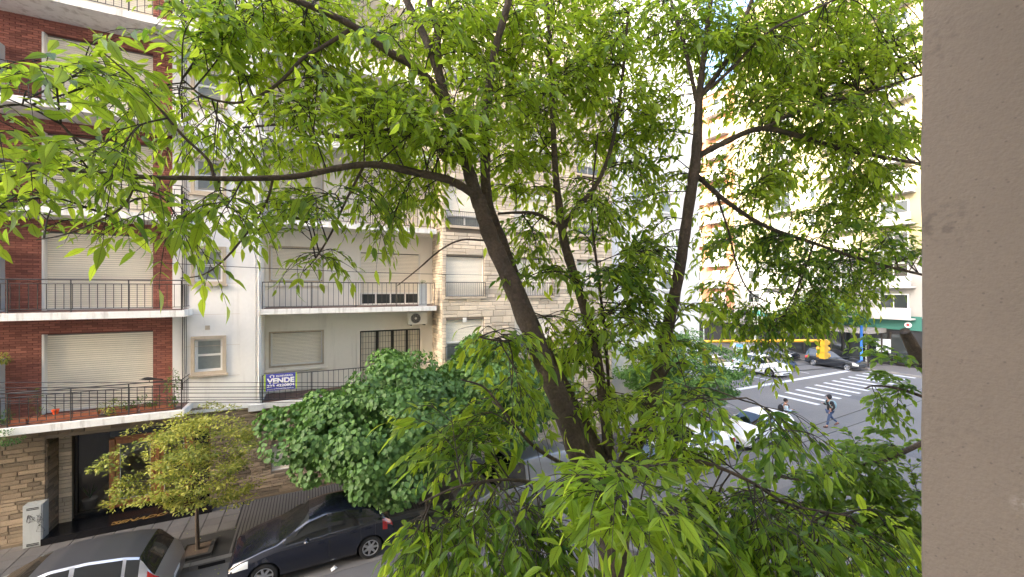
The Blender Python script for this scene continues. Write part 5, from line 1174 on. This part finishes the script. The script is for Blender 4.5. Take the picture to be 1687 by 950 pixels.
# ------------------------------------------------------------------ the ash right in front of the camera
def px3(L): return [at(*p[:3]) for p in L]
class Twiggy:
    """limbs given as points; twigs grow from the nearest limb to tips in given volumes, with pinnate leaves along them"""
    def __init__(s, name, label, seed, bark='bark'):
        s.o = thing(name, label, 'tree', (0, 0, 0)); s.rs = np.random.RandomState(seed); s.nodes = []; s.P = []; s.D = []; s.N = []; s.L = []; s.T = []; s.tw = MB(); s.bark = bark
    def limb(s, pts, r, name='branch', n=8, sub=6):
        r = [q * (.86 if name == 'stem' else .9) for q in r]; P = catmull(px3(pts), sub); R = np.interp(np.linspace(0, 1, len(P)), np.linspace(0, 1, len(r)), r)
        R = R * (1 + .05 * np.sin(np.arange(len(P)) * 1.9) + .03 * s.rs.normal(size=len(P)))
        MB().tube(P, list(R), n).build(name, s.bark, s.o, smooth=True); s.nodes += [(p, rr) for p, rr in zip(P, R)]; return P
    def leafspray(s, p, dirv, ln, nl, size, tint):
        """one compound leaf: rachis and its leaflets, drooping"""
        rs = s.rs; dirv = dirv / np.linalg.norm(dirv); up = np.array([0, 0, 1.]); side = np.cross(dirv, up); side /= np.linalg.norm(side) + 1e-6
        k = (nl - 1) // 2; pts = []
        for t in np.linspace(0, 1, 5): pts.append(p + dirv * ln * t + np.array([0, 0, -.30 * ln * t * t]))
        s.tw.tube(pts, [.0022, .002, .0017, .0013, .001], 3, False)
        for j in range(nl):
            if j == nl - 1: q = pts[-1]; d_ = (pts[-1] - pts[-2]); d_ = d_ / np.linalg.norm(d_); sz = size * 1.15
            else:
                t = .3 + .62 * (j // 2) / max(1, k - .0); i = min(3, int(t * 4)); q = pts[i] + (pts[i + 1] - pts[i]) * (t * 4 - i); sg = 1 if j % 2 else -1
                d_ = side * sg * rs.uniform(.7, 1.0) + dirv * rs.uniform(.55, .95); sz = size * (.72 + .3 * t)
            d_ = d_ / np.linalg.norm(d_) + np.array([0, 0, -rs.uniform(-.12, .6)]) + rs.normal(size=3) * .24
            nn = up * 1.0 + rs.normal(size=3) * .5 - d_ * .2
            s.P.append(q); s.D.append(d_); s.N.append(nn); s.L.append(sz * rs.uniform(.6, 1.28)); s.T.append(np.clip(tint + rs.normal() * .2, 0, 1))
    def twig(s, C, size, tb, m_, nl, droop, pinn, maxlen):
        """leaves along the outer part of one twig"""
        rs = s.rs; cum = np.concatenate([[0], np.cumsum([np.linalg.norm(C[i + 1] - C[i]) for i in range(len(C) - 1)])]); tot = cum[-1]; st = max(tot * .12, tot - maxlen)
        for q in range(m_):
            u = st + (tot - st) * (q + 1) / m_; i = max(min(len(C) - 2, int(np.searchsorted(cum, u) - 1)), 0); f = (u - cum[i]) / max(1e-6, cum[i + 1] - cum[i]); p = C[i] + (C[i + 1] - C[i]) * f
            ax = C[i + 1] - C[i]; ax = ax / np.linalg.norm(ax); sd = np.cross(ax, (0, 0, 1.)); sd /= np.linalg.norm(sd) + 1e-6
            an = rs.uniform(-.5, .5) + (0 if q % 2 else math.pi); sv = sd * math.cos(an) + np.array([0, 0, 1.]) * math.sin(an) * .5
            dv = ax * rs.uniform(.5, 1) + sv * rs.uniform(.6, 1.2) + np.array([0, 0, -droop * rs.uniform(.3, 1.4)]) if q < m_ - 1 else ax + np.array([0, 0, -droop * .5])
            if pinn: s.leafspray(p, dv, size * rs.uniform(1.4, 2.2), rs.choice([3, 5, 5, 7]), size * rs.uniform(.75, 1.15), tb + (-.2 if q > m_ - 3 else .08))
            else:
                s.P.append(p + rs.normal(size=3) * .01); s.D.append(dv); s.N.append(np.array([0, 0, 1.]) + rs.normal(size=3) * .45); s.L.append(size * rs.uniform(.6, 1.2)); s.T.append(np.clip(tb + rs.normal() * .15, 0, 1))
    def cloud(s, px, py, z, rx, ry, rz, n, size=.095, tint=.35, leaves=4, nl=7, maxlen=.34, droop=.2, pinn=True):
        """sub-branches reaching into the volume, each carrying side twigs spread in a loose layer"""
        rs = s.rs; NP = np.array([a for a, b in s.nodes]); NR = np.array([b for a, b in s.nodes])
        if not pinn: n *= 2.3
        if pinn: n = n * ((3.7 if px > 1180 else 2.7 if px > 520 else 1.75) if py < 300 and px > 280 else (1.4 if px < 400 else 1.9) if py < 620 else 1.15 if (px > 1040 and py < 800) else 1.9); tint = tint - .17 * (py < 300)  # upper crown tinted paler, painting its brighter light into the leaf colour
        nsec = max(2, int(n / 4.2)); unit = F / z
        for _ in range(nsec):
            v = rs.normal(size=3); v /= np.linalg.norm(v); v *= rs.uniform(0, 1) ** .33
            tip = at(px + v[0] * rx, py + v[1] * ry, z + v[2] * rz)
            dd = np.linalg.norm(NP - tip, axis=1) + NR * 1.5; j = np.argsort(dd)[rs.randint(0, 5)]; root = NP[j]
            L_ = np.linalg.norm(tip - root)
            if L_ < .35: tip = root + (tip - root) / max(L_, 1e-3) * .35; L_ = .35
            mid = (root + tip) / 2 + rs.normal(size=3) * .07 * L_ + np.array([0, 0, .13 * L_]); C = catmull([root, mid, tip], 6)
            s.tw.tube(C, list(np.linspace(.0035 + .0042 * min(1.2, L_), .0022, len(C))), 5, False); tb = tint + rs.normal() * .12
            s.twig(C, size, tb, leaves + 1, nl, droop, pinn, maxlen)
            k_ = 4; ref = min(L_, .75)
            for q in range(k_):
                u = 1 - (.12 + .2 * q + rs.uniform(-.05, .05)) * ref / L_; i = int(np.clip(u * (len(C) - 1), 0, len(C) - 2)); p = C[i] + (C[i + 1] - C[i]) * (u * (len(C) - 1) - i)
                ax = C[i + 1] - C[i]; ax /= np.linalg.norm(ax) + 1e-9; sd = np.cross(ax, (0, 0, 1.)); sd /= np.linalg.norm(sd) + 1e-6; sg = 1 if q % 2 else -1
                tl_ = rs.uniform(.14, .30) * (.8 + .12 * q) * (.75 if size < .08 else 1)
                dv = ax * rs.uniform(.6, 1.0) + sd * sg * rs.uniform(.5, 1.0) + np.array([0, 0, rs.uniform(-.25, .3)]); dv /= np.linalg.norm(dv)
                D_ = catmull([p, p + dv * tl_ * .55 + (0, 0, .01), p + dv * tl_ + np.array([0, 0, -.18 * tl_])], 3)
                s.tw.tube(D_, list(np.linspace(.003, .0015, len(D_))), 4, False); s.twig(D_, size, tb, leaves, nl, droop, pinn, maxlen)
    def finish(s, m, T, single=300):
        s.tw.build('twigs', 'bark_dark', s.o, kind='stuff', smooth=True)
        print(s.o.name, 'leaves', len(s.P)); foliage(s.o, m, T, s.P, s.D, s.N, s.L, np.clip(s.T, 0, 1), single=single)

t1 = Twiggy('ash_tree', 'large ash tree with leaning multiple trunks and long pointed bright green leaves filling the view', 7)
g0 = at(1012, 930, 2.62)
# lower trunk down to the pavement
Pb = catmull([(g0[0] + .05, g0[1] - .02, .1), (g0[0] + .03, g0[1], 2.5), (g0[0], g0[1], 4.6), g0, at(1000, 850, 2.6), at(985, 775, 2.6)], 6)
MB().tube(Pb, list(np.interp(np.linspace(0, 1, len(Pb)), [0, .2, 1], [.16, .125, .078])), 14).build('trunk', 'bark', t1.o, smooth=True); t1.nodes += [(p, .1) for p in Pb[18:]]
R_ = lambda w_, z: w_ / 2 * z / F
t1.limb([(1000, 830, 2.60), (962, 765, 2.60), (925, 665, 2.62), (880, 560, 2.66), (842, 465, 2.7), (808, 390, 2.74), (788, 325, 2.78)], [R_(56, 2.6), R_(47, 2.6), R_(43, 2.6), R_(38, 2.66), R_(35, 2.7), R_(31, 2.74), R_(29, 2.78)], 'stem', 14)
t1.limb([(1005, 810, 2.68), (985, 755, 2.78), (940, 665, 2.92), (895, 575, 3.02), (855, 480, 3.06), (828, 400, 3.04), (803, 330, 2.98), (800, 240, 2.95), (805, 150, 2.95), (816, 80, 2.95), (838, 0, 2.95), (850, -90, 2.95)],
        [R_(50, 2.7), R_(36, 2.8), R_(32, 2.9), R_(28, 3), R_(24, 3), R_(20, 3), R_(19, 3), R_(17, 3), R_(14, 3), R_(13, 3), R_(11, 3)], 'stem', 12)
t1.limb([(790, 340, 2.78), (768, 268, 2.82), (745, 200, 2.88), (733, 160, 2.9), (718, 105, 2.95), (697, 55, 3.0), (668, -5, 3.05), (650, -80, 3.1)], [R_(26, 2.8), R_(22, 2.8), R_(20, 2.9), R_(18, 2.9), R_(16, 3), R_(15, 3), R_(13, 3)], 'stem', 10)
t1.limb([(735, 165, 2.9), (724, 110, 2.94), (720, 55, 2.98), (706, -5, 3.0), (698, -70, 3)], [R_(12, 2.9), R_(11, 2.9), R_(10, 3), R_(8, 3)])
t1.limb([(735, 170, 2.9), (690, 115, 2.8), (640, 85, 2.72), (590, 48, 2.62), (540, 22, 2.55), (470, -5, 2.45), (380, -30, 2.4)], [R_(16, 2.9), R_(15, 2.8), R_(13, 2.7), R_(12, 2.6), R_(10, 2.5), R_(7, 2.4)])
t1.limb([(575, 50, 2.6), (530, 78, 2.55), (500, 95, 2.5), (455, 140, 2.45), (400, 168, 2.4), (340, 160, 2.35), (300, 130, 2.3)], [R_(8, 2.6), R_(7, 2.5), R_(6, 2.5), R_(4, 2.4), R_(2.5, 2.4)])
t1.limb([(785, 322, 2.78), (742, 297, 2.72), (690, 285, 2.62), (620, 271, 2.5), (560, 276, 2.4), (490, 290, 2.3), (400, 294, 2.15), (320, 293, 2.05), (230, 291, 1.95), (130, 281, 1.88), (0, 265, 1.8), (-120, 255, 1.75)],
        [R_(17, 2.8), R_(15, 2.7), R_(14, 2.6), R_(12, 2.5), R_(11, 2.4), R_(10, 2.3), R_(9, 2.1), R_(8, 2), R_(8, 1.9), R_(7, 1.85), R_(7, 1.8)])
t1.limb([(352, 290, 2.08), (342, 262, 2.05), (300, 222, 2.0), (252, 165, 1.9), (215, 125, 1.85), (172, 88, 1.8)], [R_(6, 2), R_(5, 2), R_(4, 1.9), R_(2.5, 1.8)], sub=4)
t1.limb([(225, 288, 1.95), (190, 262, 1.93), (130, 232, 1.9), (90, 195, 1.85), (40, 165, 1.8)], [R_(6, 1.9), R_(5, 1.9), R_(4, 1.9), R_(2.5, 1.8)], sub=4)
t1.limb([(225, 292, 1.95), (210, 330, 1.95), (180, 355, 1.95), (110, 385, 1.9), (60, 395, 1.9)], [R_(5, 1.9), R_(4, 1.9), R_(3, 1.9), R_(2, 1.9)], sub=4)
t1.limb([(450, 292, 2.25), (440, 330, 2.28), (415, 372, 2.3), (372, 425, 2.3), (335, 452, 2.3), (298, 458, 2.3)], [R_(5, 2.2), R_(4, 2.2), R_(4, 2.3), R_(3, 2.3), R_(2, 2.3)], sub=4)
t1.limb([(600, 272, 2.5), (570, 330, 2.55), (545, 385, 2.6), (520, 425, 2.6), (500, 447, 2.6)], [R_(5, 2.5), R_(4, 2.5), R_(3, 2.6), R_(2, 2.6)], sub=4)
t1.limb([(765, 268, 2.85), (700, 232, 2.95), (640, 215, 3.0), (560, 225, 3.05), (480, 205, 3.1), (400, 210, 3.1)], [R_(13, 2.9), R_(12, 2.9), R_(9, 3), R_(6, 3), R_(4, 3)])
t1.limb([(800, 396, 2.76), (760, 395, 2.75), (725, 412, 2.75), (690, 442, 2.75), (655, 470, 2.75)], [R_(4, 2.7), R_(3.4, 2.7), R_(3, 2.7), R_(2, 2.7)], n=6, sub=4)
# middle stem
t1.limb([(1008, 800, 2.7), (1003, 740, 2.8), (992, 650, 2.95), (978, 560, 3.05), (948, 460, 3.15), (930, 400, 3.2), (924, 360, 3.2), (915, 280, 3.25), (910, 170, 3.3), (905, 60, 3.35), (898, -60, 3.4)],
        [R_(26, 2.7), R_(22, 2.8), R_(20, 2.9), R_(19, 3), R_(18, 3.1), R_(17, 3.2), R_(16, 3.2), R_(12, 3.2), R_(10, 3.3), R_(8, 3.3), R_(6, 3.4)], 'stem', 10)
t1.limb([(926, 380, 3.2), (948, 345, 3.25), (985, 300, 3.35), (1010, 230, 3.4), (1025, 130, 3.45), (1035, 20, 3.5)], [R_(12, 3.2), R_(9, 3.3), R_(7, 3.3), R_(5, 3.4)])
t1.limb([(918, 372, 3.2), (885, 352, 3.15), (850, 350, 3.1), (820, 352, 3.05)], [R_(7, 3.2), R_(6, 3.1), R_(4, 3.1)], sub=4)
t1.limb([(1006, 690, 2.9), (1002, 620, 3.0), (996, 540, 3.1), (985, 450, 3.2), (975, 340, 3.3), (985, 220, 3.4)], [R_(7, 2.9), R_(6, 3), R_(5.5, 3.1), R_(5, 3.2), R_(4, 3.3), R_(3, 3.3)], n=7)
# right stem
t1.limb([(1010, 800, 2.65), (1045, 735, 2.9), (1075, 655, 3.1), (1098, 550, 3.25), (1120, 440, 3.35), (1134, 345, 3.45), (1147, 255, 3.5), (1152, 160, 3.55), (1162, 75, 3.6), (1172, -10, 3.65), (1180, -90, 3.7)],
        [R_(34, 2.7), R_(27, 2.9), R_(25, 3.1), R_(23, 3.2), R_(21, 3.3), R_(20, 3.4), R_(20, 3.5), R_(13, 3.5), R_(10, 3.6), R_(9, 3.6), R_(7, 3.7)], 'stem', 12)
t1.limb([(1152, 160, 3.55), (1190, 110, 3.6), (1215, 60, 3.65), (1240, -5, 3.7), (1262, -80, 3.7)], [R_(10, 3.5), R_(9, 3.6), R_(8, 3.6), R_(6, 3.7)])
t1.limb([(1148, 168, 3.55), (1130, 85, 3.6), (1108, 10, 3.65), (1095, -60, 3.7)], [R_(8, 3.5), R_(6, 3.6), R_(5, 3.7)])
t1.limb([(1154, 158, 3.55), (1200, 118, 3.5), (1262, 55, 3.45), (1330, 20, 3.4), (1420, -20, 3.4)], [R_(7, 3.5), R_(6, 3.5), R_(4, 3.4), R_(3, 3.4)])
t1.limb([(1148, 258, 3.5), (1188, 237, 3.55), (1250, 212, 3.65), (1310, 222, 3.8), (1400, 248, 4.0), (1520, 270, 4.2), (1600, 280, 4.3)], [R_(12, 3.5), R_(11, 3.5), R_(10, 3.6), R_(8, 3.8), R_(6, 4), R_(4, 4.2)])
t1.limb([(1255, 212, 3.65), (1340, 172, 3.7), (1430, 152, 3.8), (1520, 122, 3.9), (1600, 100, 4)], [R_(7, 3.6), R_(6, 3.7), R_(5, 3.8), R_(4, 3.9)])
t1.limb([(1144, 285, 3.5), (1195, 330, 3.6), (1260, 372, 3.8), (1340, 400, 4.0), (1430, 430, 4.2), (1530, 455, 4.4)], [R_(9, 3.5), R_(8, 3.6), R_(7, 3.8), R_(6, 4), R_(5, 4.2)])
t1.limb([(1180, 320, 3.6), (1200, 380, 3.7), (1215, 440, 3.8), (1235, 480, 3.9), (1270, 500, 4.0)], [R_(4, 3.6), R_(3, 3.7), R_(2.5, 3.9)], sub=4)
t1.limb([(1340, 402, 4.0), (1320, 460, 4.0), (1290, 520, 4.0), (1255, 570, 4.0)], [R_(4, 4), R_(3, 4), R_(2, 4)], sub=4)
# low branches
t1.limb([(965, 775, 2.55), (930, 765, 2.45), (880, 735, 2.3), (840, 690, 2.15), (800, 640, 2.05), (760, 625, 1.95)], [R_(9, 2.5), R_(7, 2.4), R_(6, 2.3), R_(4, 2.1), R_(3, 2)])
t1.limb([(970, 790, 2.5), (920, 800, 2.3), (840, 790, 2.1), (760, 800, 1.95), (690, 830, 1.85)], [R_(8, 2.5), R_(6, 2.3), R_(5, 2.1), R_(3, 1.9)])
t1.limb([(870, 545, 2.66), (845, 560, 2.5), (815, 560, 2.3), (790, 555, 2.15)], [R_(5, 2.6), R_(4, 2.5), R_(3, 2.2)], sub=4)
t1.limb([(1010, 790, 2.55), (1070, 765, 2.45), (1150, 760, 2.3), (1230, 790, 2.2), (1300, 830, 2.15), (1400, 850, 2.1)], [R_(12, 2.5), R_(9, 2.4), R_(7, 2.3), R_(5, 2.2), R_(3, 2.1)])
t1.limb([(1010, 810, 2.5), (1050, 850, 2.1), (1070, 880, 1.75), (1060, 890, 1.55)], [R_(9, 2.5), R_(6, 2.1), R_(4, 1.6)])
t1.limb([(1060, 700, 2.9), (1110, 670, 2.7), (1170, 660, 2.5), (1230, 655, 2.4)], [R_(5, 2.9), R_(4, 2.7), R_(3, 2.4)], sub=4)
t1.limb([(1080, 640, 3.1), (1110, 600, 3.0), (1140, 600, 2.9)], [R_(5, 3), R_(3, 3)], sub=4)

Cl = t1.cloud
# (px, py, depth, half-widths, how many twigs, leaflet length, tint 0 young .. 1 old; tint also paints brighter and dimmer crown areas)
Cl(120, 125, 1.85, 70, 30, .2, 8, .095, .22)
Cl(50, 185, 1.85, 60, 35, .2, 6, .09, .3)
Cl(40, 280, 1.85, 60, 30, .2, 6, .085, .32)
Cl(140, 265, 1.95, 80, 30, .25, 7, .08, .32)
Cl(225, 200, 2.0, 60, 45, .3, 8, .08, .35)
Cl(110, 345, 1.95, 50, 12, .2, 5, .08, .30, maxlen=.25)
Cl(215, 345, 2.0, 40, 12, .2, 4, .08, .30, maxlen=.25)
Cl(340, 310, 2.1, 60, 22, .25, 8, .08, .38, maxlen=.3)
Cl(340, 180, 2.4, 80, 80, .35, 16, .080, .42)
Cl(350, 60, 2.5, 90, 55, .4, 20, .080, .38)
Cl(470, 110, 2.6, 90, 80, .4, 17, .080, .32)
Cl(470, 220, 2.6, 110, 60, .5, 20, .080, .35)
Cl(560, 40, 2.9, 110, 60, .5, 22, .080, .2)
Cl(600, 160, 2.9, 100, 80, .5, 26, .080, .22)
Cl(640, 240, 2.9, 110, 60, .5, 20, .080, .25)
Cl(560, 330, 2.6, 90, 35, .3, 11, .075, .32, maxlen=.4)
Cl(505, 405, 2.6, 50, 20, .15, 7, .075, .28, maxlen=.3)
Cl(655, 335, 2.8, 70, 35, .3, 9, .075, .3, maxlen=.4)
Cl(720, 60, 3.2, 110, 80, .5, 32, .080, .12)
Cl(750, 200, 2.7, 60, 60, .3, 15, .085, .12)
Cl(860, 60, 3.5, 110, 80, .6, 32, .080, .1)
Cl(890, 160, 3.4, 100, 80, .6, 30, .080, .18)
Cl(880, 280, 3.4, 80, 60, .5, 16, .080, .22)
Cl(1000, 60, 3.7, 100, 80, .6, 32, .080, .18)
Cl(1010, 190, 3.7, 100, 80, .6, 30, .080, .3)
Cl(1010, 320, 3.5, 80, 70, .5, 26, .080, .35)
Cl(890, 400, 3.2, 60, 50, .4, 9, .080, .45)
Cl(1000, 440, 3.2, 70, 60, .4, 18, .080, .5)
Cl(920, 470, 3.0, 40, 30, .3, 5, .080, .5)
Cl(950, 590, 2.95, 30, 40, .2, 7, .08, .35)
Cl(1010, 680, 2.85, 45, 45, .25, 12, .08, .35)
Cl(900, 520, 2.9, 25, 20, .2, 3, .08, .4)
Cl(1060, 500, 3.2, 45, 60, .3, 8, .08, .45)
Cl(1010, 550, 3.1, 60, 50, .4, 20, .080, .45)
Cl(1110, 60, 3.8, 80, 80, .6, 26, .080, .4)
Cl(1080, 240, 3.6, 50, 100, .5, 17, .080, .42)
Cl(1070, 410, 3.5, 50, 90, .4, 17, .080, .45)
Cl(1130, 560, 3.1, 40, 35, .3, 5, .080, .45)
Cl(1210, 100, 3.8, 70, 90, .6, 20, .080, .45)
Cl(1320, 60, 3.8, 110, 80, .6, 34, .080, .3)
Cl(1440, 60, 4.0, 100, 90, .6, 36, .080, .25)
Cl(1300, 180, 3.9, 110, 50, .6, 28, .080, .42)
Cl(1430, 230, 4.1, 90, 80, .6, 34, .080, .48)
Cl(1240, 280, 3.8, 80, 50, .5, 17, .080, .5)
Cl(1385, 330, 4.1, 100, 50, .6, 44, .080, .5)
Cl(1210, 380, 3.8, 50, 60, .4, 14, .080, .6)
Cl(1300, 420, 4.1, 80, 35, .5, 32, .080, .7)
Cl(1440, 430, 4.3, 80, 50, .5, 38, .080, .66)
Cl(1310, 500, 4.0, 80, 35, .4, 20, .080, .55)
Cl(1410, 500, 4.2, 60, 25, .4, 11, .080, .6)
Cl(1190, 480, 3.8, 40, 40, .4, 8, .080, .5)
Cl(1262, 575, 4.0, 25, 12, .2, 3, .075, .5, maxlen=.25)
# low masses
Cl(805, 560, 2.2, 25, 12, .1, 3, .095, .4, maxlen=.25)
Cl(845, 615, 2.4, 18, 12, .1, 2, .085, .35, maxlen=.25)
Cl(800, 690, 2.15, 35, 22, .2, 6, .085, .38, maxlen=.4)
Cl(750, 745, 2.1, 50, 25, .25, 7, .085, .45, maxlen=.4)
Cl(815, 775, 2.3, 35, 30, .3, 6, .085, .45)
Cl(720, 885, 1.9, 35, 15, .2, 6, .09, .42, maxlen=.4)
Cl(790, 870, 2.0, 80, 30, .3, 15, .09, .5)
Cl(700, 925, 1.9, 50, 15, .2, 6, .09, .45)
Cl(900, 925, 2.0, 80, 20, .3, 12, .09, .45)
Cl(1010, 860, 1.5, 70, 22, .15, 11, .09, .08, maxlen=.3)
Cl(1090, 725, 2.7, 50, 40, .4, 12, .085, .35)
Cl(1050, 650, 3.2, 30, 25, .2, 5, .085, .35)
Cl(1175, 665, 2.5, 75, 15, .3, 15, .085, .22)
Cl(1245, 690, 2.35, 40, 25, .2, 9, .09, .25)
Cl(1330, 540, 4.0, 60, 20, .3, 9, .075, .5)
Cl(1240, 545, 4.0, 40, 30, .3, 7, .075, .5)
Cl(1130, 775, 2.2, 90, 25, .3, 12, .09, .25)
Cl(1130, 870, 2.0, 90, 50, .3, 18, .09, .45)
Cl(1260, 840, 2.2, 80, 40, .3, 14, .09, .45)
Cl(1300, 920, 2.0, 110, 25, .3, 16, .09, .35)
Cl(1430, 900, 2.2, 60, 40, .3, 9, .09, .45)
t1.finish('leaf_ash', T_ASH)

# the neighbour tree further along our kerb, its trunk behind the pier
t2 = Twiggy('ovate_leaved_tree', 'second street tree with rounder darker leaves entering low from behind the right pier', 17)
b2 = at(1545, 560, 5.0)
Pb = catmull([(b2[0] + .1, b2[1], .1), (b2[0] + .05, b2[1], 2.2), (b2[0], b2[1], 4.6), at(1540, 640, 5.0), at(1508, 580, 4.9), at(1490, 545, 4.8)], 6)
MB().tube(Pb, list(np.interp(np.linspace(0, 1, len(Pb)), [0, .3, 1], [.16, .12, .05])), 12).build('trunk', 'bark', t2.o, smooth=True); t2.nodes += [(p, .1) for p in Pb[14:]]
t2.limb([(1540, 720, 5.0), (1450, 760, 4.8), (1390, 770, 4.6), (1330, 790, 4.4), (1260, 780, 4.2)], [.035, .026, .018, .008])
t2.limb([(1540, 660, 5.0), (1480, 640, 4.9), (1440, 635, 4.8), (1425, 640, 4.7)], [.025, .015, .008])
t2.limb([(1520, 600, 4.9), (1480, 600, 4.9), (1462, 585, 4.9)], [.02, .012, .008], sub=4)
t2.limb([(1540, 800, 4.8), (1460, 850, 4.6), (1380, 880, 4.4), (1300, 870, 4.2)], [.028, .02, .014, .007])
for a in ((1330, 760, 4.4, 70, 40, .3, 16), (1420, 790, 4.7, 90, 60, .4, 40), (1480, 740, 4.9, 50, 50, .3, 20), (1420, 870, 4.5, 100, 60, .4, 50), (1320, 850, 4.3, 70, 50, .3, 22), (1260, 790, 4.2, 30, 40, .3, 6),
          (1452, 650, 4.8, 18, 12, .15, 5), (1490, 645, 4.9, 20, 18, .2, 6), (1478, 585, 4.9, 30, 15, .2, 6), (1490, 900, 4.6, 50, 60, .4, 26)):
    t2.cloud(*a, size=.092, tint=.45, leaves=9, maxlen=.5, pinn=False)
t2.finish('leaf_round', T_OVA, 280)
print('objects', len(bpy.data.objects))
